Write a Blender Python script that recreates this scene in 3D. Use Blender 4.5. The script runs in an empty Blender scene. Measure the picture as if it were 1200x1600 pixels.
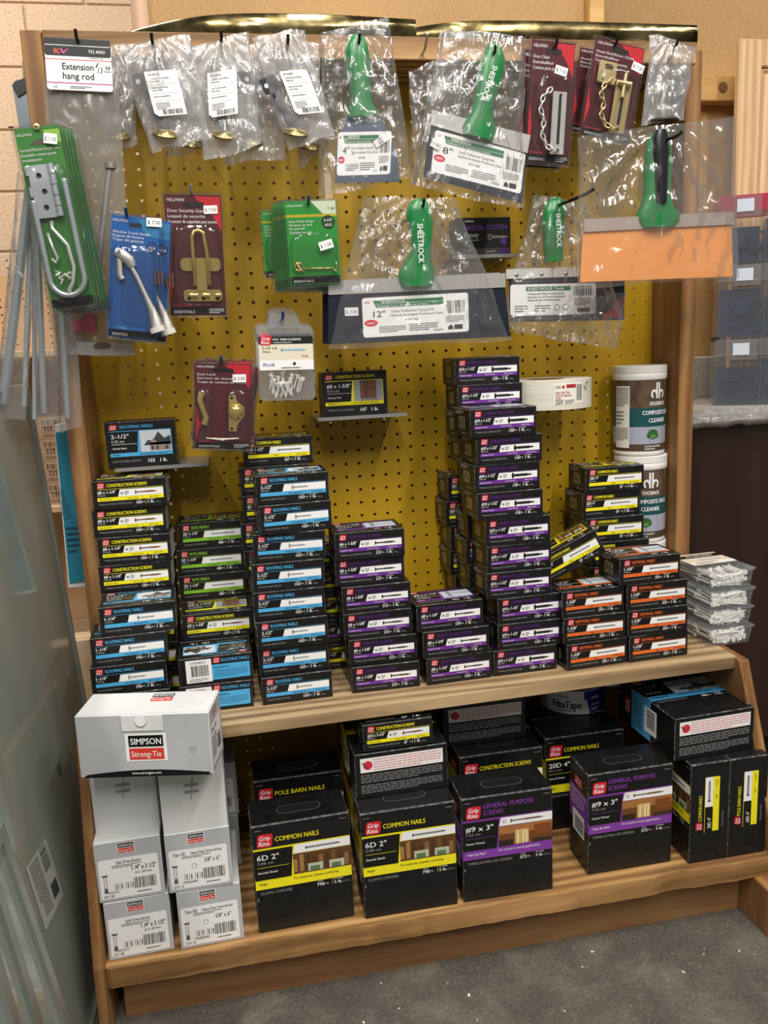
import bpy, math, random
from mathutils import Vector, Matrix, noise

S = bpy.context.scene
COL = S.collection
# ---------------------------------------------------------------- camera
CR = ((0.9811666824836974, -0.18786921888473318, -0.044912111724740245),
      (-0.07996498605773267, -0.18339860239301853, -0.9797808702179657),
      (0.1758338482452169, 0.9649197423806436, -0.19496755775089958))
CP = Vector((-0.5501336073507006, -1.5856747363571853, 1.0406475070947316))
FPX = 1322.806
cd = bpy.data.cameras.new('camera')
cam = bpy.data.objects.new('camera', cd)
COL.objects.link(cam)
cd.sensor_fit = 'HORIZONTAL'
cd.sensor_width = 36.0
cd.lens = FPX / 1200.0 * 36.0
cd.clip_start = 0.02
cam.matrix_world = Matrix(((CR[0][0], -CR[1][0], -CR[2][0], CP[0]),
                           (CR[0][1], -CR[1][1], -CR[2][1], CP[1]),
                           (CR[0][2], -CR[1][2], -CR[2][2], CP[2]),
                           (0, 0, 0, 1)))
S.camera = cam
# ---------------------------------------------------------------- view, world, lamps
S.view_settings.view_transform = 'Standard'
S.view_settings.look = 'None'
S.view_settings.gamma = 1.0
S.view_settings.use_curve_mapping = False
S.view_settings.exposure = 0.24
S.cycles.transparent_max_bounces = 40
S.cycles.max_bounces = 10
S.cycles.glossy_bounces = 5
S.cycles.transmission_bounces = 8
wd = bpy.data.worlds.new('world')
S.world = wd
wd.use_nodes = True
wd.node_tree.nodes['Background'].inputs[0].default_value = (1.0, 0.96, 0.90, 1)
wd.node_tree.nodes['Background'].inputs[1].default_value = 0.16


def area(name, loc, target, sx, sy, power, color):
    l = bpy.data.lights.new(name, 'AREA')
    l.shape = 'RECTANGLE'
    l.size, l.size_y, l.energy, l.color = sx, sy, power, color
    o = bpy.data.objects.new(name, l)
    o.location = loc
    o.rotation_euler = (Vector(target) - Vector(loc)).to_track_quat('-Z', 'Y').to_euler()
    COL.objects.link(o)
    return o


for lx, ly, pw in ((-1.5, -1.9, 26), (-0.55, -1.75, 30), (0.45, -1.9, 28), (1.3, -1.4, 18), (-0.9, -3.3, 30), (0.5, -3.3, 28), (-0.2, -0.75, 9)):
    area('ceiling_tube_light', (lx, ly, 2.95), (lx, ly + 0.25, 0), 0.07, 1.2, pw, (1.0, 0.955, 0.885))
area('ceiling_tube_light', (-1.7, 0.9, 2.9), (-1.6, 1.1, 0), 1.4, 0.12, 33, (1.0, 0.90, 0.77))


# ---------------------------------------------------------------- pixel helper
def ray(px, py):
    a, b = (px - 600.0) / FPX, (py - 800.0) / FPX
    return Vector(tuple(CR[0][i] * a + CR[1][i] * b + CR[2][i] for i in range(3)))


def at(px, py, x=None, y=None, z=None):
    d = ray(px, py)
    s = (y - CP[1]) / d[1] if y is not None else ((z - CP[2]) / d[2] if z is not None else (x - CP[0]) / d[0])
    return CP + d * s


# ---------------------------------------------------------------- materials
def lin(h):
    h = h.lstrip('#')
    v = [int(h[i:i + 2], 16) / 255.0 for i in (0, 2, 4)]
    return tuple(c / 12.92 if c <= 0.04045 else ((c + 0.055) / 1.055) ** 2.4 for c in v) + (1,)


MATS = {}


class NT:
    def __init__(s, name):
        s.m = bpy.data.materials.new(name)
        s.m.use_nodes = True
        s.t = s.m.node_tree
        s.b = s.t.nodes['Principled BSDF']
        s.out = s.t.nodes['Material Output']

    def n(s, typ, **kw):
        x = s.t.nodes.new('ShaderNode' + typ)
        for k, v in kw.items():
            if k in x.inputs:
                x.inputs[k].default_value = v
            else:
                setattr(x, k, v)
        return x

    def l(s, a, b):
        s.t.links.new(a, b)

    def coord(s, scale=(1, 1, 1), kind='Object'):
        c = s.n('TexCoord')
        m = s.n('Mapping')
        m.inputs['Scale'].default_value = scale
        s.l(c.outputs[kind], m.inputs['Vector'])
        return m.outputs['Vector']

    def noise(s, vec, scale, detail=4, rough=0.55, dist=0.0):
        x = s.n('TexNoise', Scale=scale, Detail=detail, Roughness=rough, Distortion=dist)
        s.l(vec, x.inputs['Vector'])
        return x.outputs['Fac']

    def ramp(s, fac, stops):
        r = s.n('ValToRGB')
        e = r.color_ramp.elements
        while len(e) < len(stops):
            e.new(0.5)
        for i, (p, c) in enumerate(stops):
            e[i].position = p
            e[i].color = lin(c) if isinstance(c, str) else (c, c, c, 1)
        s.l(fac, r.inputs['Fac'])
        return r.outputs['Color']

    def bump(s, h, strength, dist=0.001):
        b = s.n('Bump', Strength=strength, Distance=dist)
        s.l(h, b.inputs['Height'])
        s.l(b.outputs['Normal'], s.b.inputs['Normal'])
        return b.outputs['Normal']


def ink(h, rough=0.4, metal=0.0, coat=0.0):
    k = ('ink', h, rough, metal, coat)
    if k not in MATS:
        t = NT('print_' + h.lstrip('#'))
        t.b.inputs['Base Color'].default_value = lin(h)
        t.b.inputs['Roughness'].default_value = rough
        t.b.inputs['Metallic'].default_value = metal
        t.b.inputs['Coat Weight'].default_value = coat
        t.b.inputs['Coat Roughness'].default_value = 0.2
        MATS[k] = t.m
    return MATS[k]


def mk(name, fn):
    if name not in MATS:
        t = NT(name)
        fn(t)
        MATS[name] = t.m
    return MATS[name]


def m_carton(t):
    v = t.coord()
    n = t.noise(v, 60, 5, 0.6)
    t.l(t.ramp(n, [(0.3, '0a0a0b'), (0.75, '171718')]), t.b.inputs['Base Color'])
    r = t.ramp(t.noise(v, 25, 4), [(0.3, 0.30), (0.7, 0.48)])
    t.l(r, t.b.inputs['Roughness'])
    t.bump(t.noise(v, 18, 3), 0.25, 0.003)


def m_worn(t):
    v = t.coord()
    t.l(t.ramp(t.noise(v, 90, 5, 0.7), [(0.42, '151516'), (0.56, '5a5856'), (0.70, 'b4b0aa')]), t.b.inputs['Base Color'])
    t.b.inputs['Roughness'].default_value = 0.6


def wood(c0, c1, c2, axis='X', rough=0.6, sc=1.0, dark=None):
    def f(t):
        s = {'X': (1.2, 14, 14), 'Y': (14, 1.2, 14), 'Z': (14, 14, 1.2)}[axis]
        v = t.coord(tuple(q * sc for q in s))
        g = t.noise(v, 2.2, 8, 0.62, 1.2)
        w = t.n('TexWave', Scale=0.55, Distortion=7.0, Detail=3.0)
        w.bands_direction = {'X': 'Y', 'Y': 'X', 'Z': 'X'}[axis]
        t.l(v, w.inputs['Vector'])
        mx = t.n('Mix')
        mx.data_type = 'FLOAT'
        mx.inputs[0].default_value = 0.35
        t.l(g, mx.inputs[2])
        t.l(w.outputs['Fac'], mx.inputs[3])
        t.l(t.ramp(mx.outputs[0], [(0.25, c0), (0.5, c1), (0.75, c2)]), t.b.inputs['Base Color'])
        t.b.inputs['Roughness'].default_value = rough
        t.bump(t.noise(v, 6, 6, 0.7), 0.3, 0.001)
    return f


def m_pegyellow(t):
    v = t.coord()
    t.l(t.ramp(t.noise(v, 2.5, 5, 0.6), [(0.3, 'b08a0e'), (0.55, 'bc9410'), (0.8, 'c69e14')]), t.b.inputs['Base Color'])
    t.b.inputs['Roughness'].default_value = 0.5
    t.bump(t.noise(v, 400, 2), 0.08, 0.0005)


def m_block(t):
    v = t.coord()
    t.l(t.ramp(t.noise(v, 120, 4, 0.7), [(0.30, '8d7562'), (0.42, 'd8bda3'), (0.8, 'e8d0b8')]), t.b.inputs['Base Color'])
    t.b.inputs['Roughness'].default_value = 0.9
    t.bump(t.noise(v, 110, 5, 0.7), 0.9, 0.004)


def m_particle(t):
    v = t.coord()
    a = t.noise(v, 260, 3, 0.7)
    b = t.noise(v, 3, 4)
    mx = t.n('MixRGB', Fac=0.4)
    t.l(t.ramp(a, [(0.3, 'a07d50'), (0.55, 'bb9562'), (0.8, 'cba878')]), mx.inputs[1])
    t.l(t.ramp(b, [(0.35, 'a27f4e'), (0.65, 'c39d68')]), mx.inputs[2])
    t.l(mx.outputs[0], t.b.inputs['Base Color'])
    t.b.inputs['Roughness'].default_value = 0.7


def m_concrete(t):
    v = t.coord()
    a = t.noise(v, 9, 10, 0.68, 0.6)
    b = t.noise(v, 160, 3, 0.7)
    mx = t.n('MixRGB', Fac=0.45)
    t.l(t.ramp(a, [(0.30, '36312b'), (0.48, '504a42'), (0.60, '6a6357'), (0.72, '8a8272')]), mx.inputs[1])
    t.l(t.ramp(b, [(0.35, '36322d'), (0.6, '5c564d'), (0.8, '96907f')]), mx.inputs[2])
    t.l(mx.outputs[0], t.b.inputs['Base Color'])
    t.b.inputs['Roughness'].default_value = 0.75
    t.bump(a, 0.3, 0.004)


def m_granite(t):
    v = t.coord()
    t.l(t.ramp(t.noise(v, 210, 3, 0.8), [(0.34, '4b4845'), (0.42, 'a8a49c'), (0.7, 'c3bfb6')]), t.b.inputs['Base Color'])
    t.b.inputs['Roughness'].default_value = 0.35


def film(name, milky, gloss, bscale, bstr, tint='f4f6f8', rough=0.07, fres=0.42):
    """clear plastic sheet: mostly see-through, shiny where it folds"""
    def f(t):
        v = t.coord()
        t.t.nodes.remove(t.b)
        tr = t.n('BsdfTransparent')
        tr.inputs['Color'].default_value = (0.97, 0.97, 0.97, 1)
        gl = t.n('BsdfGlossy', Roughness=rough)
        df = t.n('BsdfDiffuse')
        df.inputs['Color'].default_value = lin(tint)
        tl = t.n('BsdfTranslucent')
        tl.inputs['Color'].default_value = lin(tint)
        v2 = t.coord((1.7, 1.0, 0.75))
        tot = None
        for sc_, am in ((bscale * 0.35, 3.2), (bscale, 1.0)):
            nn = t.noise(v2, sc_, 1.5, 0.45, 1.2)
            sb = t.n('Math', operation='SUBTRACT')
            sb.inputs[1].default_value = 0.5
            t.l(nn, sb.inputs[0])
            ab = t.n('Math', operation='ABSOLUTE')
            t.l(sb.outputs[0], ab.inputs[0])
            pw = t.n('Math', operation='POWER')
            pw.inputs[1].default_value = 0.7
            t.l(ab.outputs[0], pw.inputs[0])
            ml = t.n('Math', operation='MULTIPLY')
            ml.inputs[1].default_value = am
            t.l(pw.outputs[0], ml.inputs[0])
            if tot is None:
                tot = ml
            else:
                ad = t.n('Math', operation='ADD')
                t.l(tot.outputs[0], ad.inputs[0])
                t.l(ml.outputs[0], ad.inputs[1])
        bp = t.n('Bump', Strength=bstr, Distance=0.004)
        t.l(ad.outputs[0], bp.inputs['Height'])
        for x in (gl, df, tl):
            t.l(bp.outputs['Normal'], x.inputs['Normal'])
        lw = t.n('LayerWeight', Blend=0.35)
        t.l(bp.outputs['Normal'], lw.inputs['Normal'])
        mm = t.n('Math', operation='MULTIPLY_ADD')
        mm.inputs[1].default_value = fres
        mm.inputs[2].default_value = gloss
        t.l(lw.outputs['Fresnel'], mm.inputs[0])
        a = t.n('MixShader', Fac=0.5)
        t.l(df.outputs[0], a.inputs[1])
        t.l(tl.outputs[0], a.inputs[2])
        b = t.n('MixShader', Fac=milky)
        t.l(tr.outputs[0], b.inputs[1])
        t.l(a.outputs[0], b.inputs[2])
        c = t.n('MixShader')
        t.l(mm.outputs[0], c.inputs[0])
        t.l(b.outputs[0], c.inputs[1])
        t.l(gl.outputs[0], c.inputs[2])
        t.l(c.outputs[0], t.out.inputs['Surface'])
    return mk(name, f)


def metal(name, hexc, rough, aniso=None, bump=0.0, mtl=0.75):
    def f(t):
        t.b.inputs['Base Color'].default_value = lin(hexc)
        t.b.inputs['Metallic'].default_value = mtl
        t.b.inputs['Roughness'].default_value = rough
        if aniso:
            t.bump(t.noise(t.coord(aniso), 40, 4), bump or 0.1, 0.0006)
        elif bump:
            t.bump(t.noise(t.coord(), 25, 3), bump, 0.002)
    return mk(name, f)


CARTON = mk('black_carton', m_carton)
WORN = mk('worn_carton_edge', m_worn)
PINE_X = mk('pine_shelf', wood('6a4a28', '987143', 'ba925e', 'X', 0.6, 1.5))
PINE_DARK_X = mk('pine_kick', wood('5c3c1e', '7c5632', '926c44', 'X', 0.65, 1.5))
PINE_Z = mk('pine_post', wood('6a4626', '885f36', 'a07848', 'Z', 0.6, 1.4))
PALE_Z = mk('pale_oak', wood('c0996c', 'd2ae82', 'dfc09a', 'Z', 0.5, 2.0))
LUMBER = mk('lumber', wood('a87f44', 'c59a5a', 'd8b274', 'X', 0.6))
YELLOW = mk('yellow_pegboard', m_pegyellow)
BLOCK = mk('painted_block', m_block)
PARTICLE = mk('particleboard', m_particle)
CONCRETE = mk('concrete', m_concrete)
GRANITE = mk('granite', m_granite)
BAG = film('clear_bag', 0.075, 0.035, 34, 0.55, 'f4f6f8', 0.10)
MILKY = film('milky_bag', 0.31, 0.05, 34, 0.5, 'ececee', 0.12)
FROST = film('frosted_bag', 0.42, 0.03, 14, 0.25, 'b4b0aa', 0.2)
CALM = film('calm_bag', 0.06, 0.035, 16, 0.22, 'f4f6f8', 0.10, 0.3)
BLISTER = film('clear_blister', 0.012, 0.02, 10, 0.12)
CLEARBOX = film('clear_polypropylene', 0.10, 0.02, 5, 0.05, 'e8f0fc', 0.15, 0.2)
STEEL = metal('zinc', 'c4ccd2', 0.28, mtl=.65)
BRIGHT = metal('bright_steel', 'eeeeea', 0.18, mtl=.55)
BRUSHED = metal('brushed_steel', 'c9c6c2', 0.42, (1, 60, 60), 0.15)
BRASS = metal('polished_brass', 'e2c57c', 0.16, None, 0.15)
PALEBRASS = metal('satin_brass', 'e0cb98', 0.25)
GREEN = ink('0f7236', 0.35, 0, 0.3)
BLACKMETAL = ink('1a1a1c', 0.35, 0.3)


# ---------------------------------------------------------------- mesh building
_txt = {}


def text_geo(s, bold):
    bold = 0.0
    k = (s, bold)
    if k not in _txt:
        c = bpy.data.curves.new('t', 'FONT')
        c.body = s
        c.size = 1.0
        c.resolution_u = 2
        c.offset = bold
        o = bpy.data.objects.new('t', c)
        me = o.to_mesh()
        vs = [(v.co.x, v.co.y) for v in me.vertices]
        fs = [tuple(p.vertices) for p in me.polygons]
        o.to_mesh_clear()
        bpy.data.objects.remove(o)
        bpy.data.curves.remove(c)
        x0 = min(v[0] for v in vs)
        x1 = max(v[0] for v in vs)
        _txt[k] = ([(v[0] - x0, v[1]) for v in vs], fs, x1 - x0)
    return _txt[k]


class MB:
    def __init__(s):
        s.v, s.f, s.mi, s.ms = [], [], [], []

    def m(s, mat):
        if mat not in s.ms:
            s.ms.append(mat)
        return s.ms.index(mat)

    def add(s, vs, fs, mat):
        b, k = len(s.v), s.m(mat)
        s.v += [tuple(v) for v in vs]
        for f in fs:
            s.f.append(tuple(i + b for i in f))
            s.mi.append(k)

    def box(s, x0, y0, z0, x1, y1, z1, mat, ch=0.0, edge=None):
        """box with chamfered edges; the chamfers may have their own material"""
        if ch <= 0:
            vs = [(x, y, z) for x in (x0, x1) for y in (y0, y1) for z in (z0, z1)]
            s.add(vs, [(0, 1, 3, 2), (4, 6, 7, 5), (0, 4, 5, 1), (2, 3, 7, 6), (0, 2, 6, 4), (1, 5, 7, 3)], mat)
            return
        lo, hi = (x0, y0, z0), (x1, y1, z1)
        vid, vs = {}, []
        for c in [(a, b, d) for a in (0, 1) for b in (0, 1) for d in (0, 1)]:
            for ax in range(3):
                p = []
                for i in range(3):
                    base = hi[i] if c[i] else lo[i]
                    p.append(base if i == ax else base + (-ch if c[i] else ch))
                vid[(c, ax)] = len(vs)
                vs.append(tuple(p))
        F, E = [], []
        for ax in range(3):
            o = [i for i in range(3) if i != ax]
            for side in (0, 1):
                ring = []
                for a, b in ((0, 0), (1, 0), (1, 1), (0, 1)):
                    c = [0, 0, 0]
                    c[ax], c[o[0]], c[o[1]] = side, a, b
                    ring.append(vid[(tuple(c), ax)])
                F.append(tuple(ring))
            for a in (0, 1):
                for b in (0, 1):
                    c0, c1 = [0, 0, 0], [0, 0, 0]
                    c0[ax], c1[ax] = 0, 1
                    c0[o[0]] = c1[o[0]] = a
                    c0[o[1]] = c1[o[1]] = b
                    E.append((vid[(tuple(c0), o[0])], vid[(tuple(c1), o[0])], vid[(tuple(c1), o[1])], vid[(tuple(c0), o[1])]))
        for c in [(a, b, d) for a in (0, 1) for b in (0, 1) for d in (0, 1)]:
            E.append((vid[(c, 0)], vid[(c, 1)], vid[(c, 2)]))
        s.add(vs, F, mat)
        s.add(vs, E, edge or mat)

    def quad(s, a, b, c, d, mat):
        s.add([a, b, c, d], [(0, 1, 2, 3)], mat)

    def prism(s, pts, axis, a, b, mat, capmat=None):
        """2-D outline extruded along axis from a to b"""
        def P(u, v, t):
            return {'x': (t, u, v), 'y': (u, t, v), 'z': (u, v, t)}[axis]
        n = len(pts)
        vs = [P(u, v, a) for u, v in pts] + [P(u, v, b) for u, v in pts]
        s.add(vs, [(i, (i + 1) % n, n + (i + 1) % n, n + i) for i in range(n)], mat)
        s.add(vs, [tuple(range(n)), tuple(range(2 * n - 1, n - 1, -1))], capmat or mat)

    def tube(s, pts, r, mat, n=8, cap=True, closed=False, flat=1.0):
        pts = [Vector(p) for p in pts]
        rs = r if isinstance(r, (list, tuple)) else [r] * len(pts)
        rings, vs, up = [], [], None
        L = len(pts)
        for i, p in enumerate(pts):
            if closed:
                d = pts[(i + 1) % L] - pts[i - 1]
            else:
                d = pts[min(i + 1, L - 1)] - pts[max(i - 1, 0)]
            d.normalize()
            if up is None:
                up = Vector((0, 1, 0)) if abs(d.y) < 0.9 else Vector((1, 0, 0))
            up = (up - d * up.dot(d)).normalized()
            w = d.cross(up)
            rings.append(len(vs))
            for k in range(n):
                a = 2 * math.pi * k / n
                vs.append(p + (w * math.cos(a) + up * math.sin(a) * flat) * rs[i])
        fs = []
        for i in range(L if closed else L - 1):
            a, b = rings[i], rings[(i + 1) % L]
            for k in range(n):
                fs.append((a + k, a + (k + 1) % n, b + (k + 1) % n, b + k))
        if cap and not closed:
            fs.append(tuple(range(n - 1, -1, -1)))
            fs.append(tuple(rings[-1] + k for k in range(n)))
        s.add(vs, fs, mat)

    def lathe(s, prof, mat, n=40, c=(0, 0, 0), close=False):
        vs, fs = [], []
        for r, z in prof:
            for k in range(n):
                a = 2 * math.pi * k / n
                vs.append((c[0] + r * math.cos(a), c[1] + r * math.sin(a), c[2] + z))
        m = len(prof)
        for i in range(m if close else m - 1):
            for k in range(n):
                j = (i + 1) % m
                fs.append((i * n + k, i * n + (k + 1) % n, j * n + (k + 1) % n, j * n + k))
        s.add(vs, fs, mat)

    def grid(s, fn, nu, nv, mat, wrap=False):
        vs = [fn(i / nu, j / nv) for j in range(nv + 1) for i in range(nu + 1)]
        w = nu + 1
        s.add(vs, [(j * w + i, j * w + i + 1, (j + 1) * w + i + 1, (j + 1) * w + i) for j in range(nv) for i in range(nu)], mat)

    def build(s, name, parent=None, smooth=None, loc=None, rot=None, bevel=0):
        me = bpy.data.meshes.new(name)
        me.from_pydata(s.v, [], s.f)
        for m in s.ms:
            me.materials.append(m)
        me.polygons.foreach_set('material_index', s.mi)
        if smooth is not None:
            me.polygons.foreach_set('use_smooth', [True] * len(s.f))
            if smooth < 180:
                try:
                    me.set_sharp_from_angle(angle=math.radians(smooth))
                except Exception:
                    pass
        me.update()
        o = bpy.data.objects.new(name, me)
        COL.objects.link(o)
        if parent:
            o.parent = parent
        if loc:
            o.location = loc
        if rot:
            o.rotation_euler = rot
        if bevel:
            md = o.modifiers.new('bevel', 'BEVEL')
            md.width, md.segments, md.limit_method = bevel, 2, 'ANGLE'
        return o


class Art:
    """flat printing laid on one face: frame o + u*U + v*V, lifted along N (or bent by warp)"""

    def __init__(s, mb, o, U, V, N, warp=None):
        s.mb, s.o, s.U, s.V, s.N, s.warp = mb, Vector(o), Vector(U), Vector(V), Vector(N), warp

    def p(s, u, v, l):
        if s.warp:
            return s.warp(u, v, l * 0.00022)
        return s.o + s.U * u + s.V * v + s.N * (l * 0.00022)

    def poly(s, pts, mat, l=1):
        s.mb.add([s.p(u, v, l) for u, v in pts], [tuple(range(len(pts)))], mat)

    def rect(s, u0, v0, u1, v1, mat, l=1, sh=0.0):
        if s.warp:
            n = 10
            for i in range(n):
                a, b = u0 + (u1 - u0) * i / n, u0 + (u1 - u0) * (i + 1) / n
                s.poly([(a, v0), (b, v0), (b, v1), (a, v1)], mat, l)
        else:
            s.poly([(u0, v0), (u1, v0), (u1 + sh, v1), (u0 + sh, v1)], mat, l)

    def rrect(s, u0, v0, u1, v1, r, mat, l=1, sh=0.0):
        pts = []
        for cx, cy, a0 in ((u1 - r, v0 + r, -90), (u1 - r, v1 - r, 0), (u0 + r, v1 - r, 90), (u0 + r, v0 + r, 180)):
            for k in range(4):
                a = math.radians(a0 + 30 * k)
                x, y = cx + r * math.cos(a), cy + r * math.sin(a)
                pts.append((x + sh * (y - v0) / (v1 - v0), y))
        s.poly(pts, mat, l)

    def disc(s, u, v, r, mat, l=1, n=20, ry=None):
        ry = ry or r
        s.poly([(u + r * math.cos(2 * math.pi * k / n), v + ry * math.sin(2 * math.pi * k / n)) for k in range(n)], mat, l)

    def text(s, t, u, v, h, mat, l=2, w=None, bold=0.02, sh=0.0, align='l', sx=0.85, rot=0):
        """h = capital height; w = total width to squeeze into"""
        vs, fs, W = text_geo(t, bold)
        k = h / 0.72
        kx = (w / W) if w else k * sx
        off = {'l': 0, 'c': -W * kx / 2, 'r': -W * kx}[align]
        ca, sa = math.cos(math.radians(rot)), math.sin(math.radians(rot))
        d = bold * 0.42 * k
        for du, dv, dl in (((-d, -d * .5, 0), (d, d * .5, .4)) if bold > 0.015 else ((0, 0, 0),)):
            P = []
            for x, y in vs:
                a, b = x * kx + off + sh * y * k + du, y * k + dv
                P.append(s.p(u + a * ca - b * sa, v + a * sa + b * ca, l + dl))
            s.mb.add(P, fs, mat)

    def bars(s, u0, v0, u1, v1, mat, l=2, seed=1, n=26):
        r = random.Random(seed)
        W = [r.choice((1, 1, 2, 3)) for _ in range(2 * n)]
        k = (u1 - u0) / sum(W)
        x = u0
        for i, w in enumerate(W):
            if i % 2 == 0:
                s.poly([(x, v0), (x + w * k, v0), (x + w * k, v1), (x, v1)], mat, l)
            x += w * k

    def lines(s, u0, v0, u1, v1, n, mat, l=2, seed=1, fill=0.45):
        """small print too fine to read: rows of word-length dashes"""
        r = random.Random(seed)
        ph = (v1 - v0) / n
        for i in range(n):
            y = v1 - ph * (i + 0.5)
            x = u0
            end = u1 if i < n - 1 else u0 + (u1 - u0) * 0.7
            while x < end:
                w = min((u1 - u0) * r.uniform(0.03, 0.09), end - x)
                s.poly([(x, y - ph * fill / 2), (x + w, y - ph * fill / 2), (x + w, y + ph * fill / 2), (x, y + ph * fill / 2)], mat, l)
                x += w + (u1 - u0) * 0.012

    def sub(s, u, v, rot=0):
        a = math.radians(rot)
        U = s.U * math.cos(a) + s.V * math.sin(a)
        V = -s.U * math.sin(a) + s.V * math.cos(a)
        return Art(s.mb, s.o + s.U * u + s.V * v, U, V, s.N)


def front(mb, w=0, h=0, y=0.0):
    return Art(mb, (0, y, 0), (1, 0, 0), (0, 0, 1), (0, -1, 0))


def setp(o, label=None, cat=None, group=None, kind=None):
    for k, v in (('label', label), ('category', cat), ('group', group), ('kind', kind)):
        if v:
            o[k] = v
    return o


def empty(name, loc=(0, 0, 0), rot=(0, 0, 0)):
    o = bpy.data.objects.new(name, None)
    o.empty_display_size = 0.02
    o.location = loc
    o.rotation_euler = rot
    COL.objects.link(o)
    return o


def dup(o, parent=None):
    c = o.copy()
    COL.objects.link(c)
    c.parent = parent
    for ch in KIDS.get(o.name, []):
        KIDS.setdefault(c.name, []).append(dup(ch, c))
    return c


KIDS = {}


def kid(p, c):
    KIDS.setdefault(p.name, []).append(c)
    return c


def rrpts(w, h, r, n=4, x0=0.0, z0=0.0):
    pts = []
    for cx, cz, a0 in ((w - r, r, -90), (w - r, h - r, 0), (r, h - r, 90), (r, r, 180)):
        for k in range(n + 1):
            a = math.radians(a0 + 90 * k / n)
            pts.append((x0 + cx + r * math.cos(a), z0 + cz + r * math.sin(a)))
    return pts


WHITE, RED = ink('e6e6e6'), ink('c8202c')
OFFW = ink('cfcfcf')
BLK = ink('0d0d0e')
GREYT = ink('8c8c8c')
YEL, BLU, PUR, ORA, GRN = ink('e8dc1c'), ink('4aa3d6'), ink('6a2f8e'), ink('d9652a'), ink('7fb82e')
DPUR = ink('52206e')


# ---------------------------------------------------------------- cartons
BW, BH, BD = 0.1165, 0.0466, 0.079          # one-pound carton
FW, FH, FD = 0.156, 0.187, 0.078            # five-pound carton


def logo(A, u, v, w, h, l=2):
    A.rrect(u, v, u + w, v + h, h * 0.16, RED, l, sh=h * 0.12)
    A.text('Grip', u + w * 0.18, v + h * 0.54, h * 0.34, WHITE, l + 1, w=w * 0.72, bold=0.045, sh=0.15)
    A.text('Rite', u + w * 0.14, v + h * 0.12, h * 0.34, WHITE, l + 1, w=w * 0.70, bold=0.045, sh=0.15)


def fastener(A, u, v, L, r, kind, mat, l=3):
    """drawn nail or screw, head left, point right"""
    dark = ink('3a3a3c')
    if kind == 'nail' or kind == 'roof':
        hr = r * (3.6 if kind == 'roof' else 2.0)
        A.disc(u, v, hr * 0.4, mat, l, 14, hr)
        A.poly([(u, v - r), (u + L * 0.9, v - r), (u + L, v), (u + L * 0.9, v + r), (u, v + r)], mat, l)
        A.rect(u + r, v - r * 0.15, u + L * 0.88, v + r * 0.35, ink('b8b8ba'), l + 1)
    else:
        A.disc(u, v, r * 1.1, mat, l, 12, r * 2.4)
        n = int(L / (r * 1.7))
        top, bot = [], []
        for i in range(n * 2 + 1):
            x = u + L * 0.1 + L * 0.85 * i / (2 * n)
            k = (1.35 if i % 2 else 0.75) * (1 if i < 2 * n - 3 else 0.6)
            if kind == 'smooth' and i < n * 0.8:
                k = 0.75
            top.append((x, v + r * k))
            bot.append((x, v - r * k))
        A.poly([(u, v - r * 0.8)] + bot + [(u + L, v)] + top[::-1] + [(u, v + r * 0.8)], mat, l)


HOUSE, WOODPIC, GLASSPIC = 'house', 'wood', 'glass'


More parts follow.
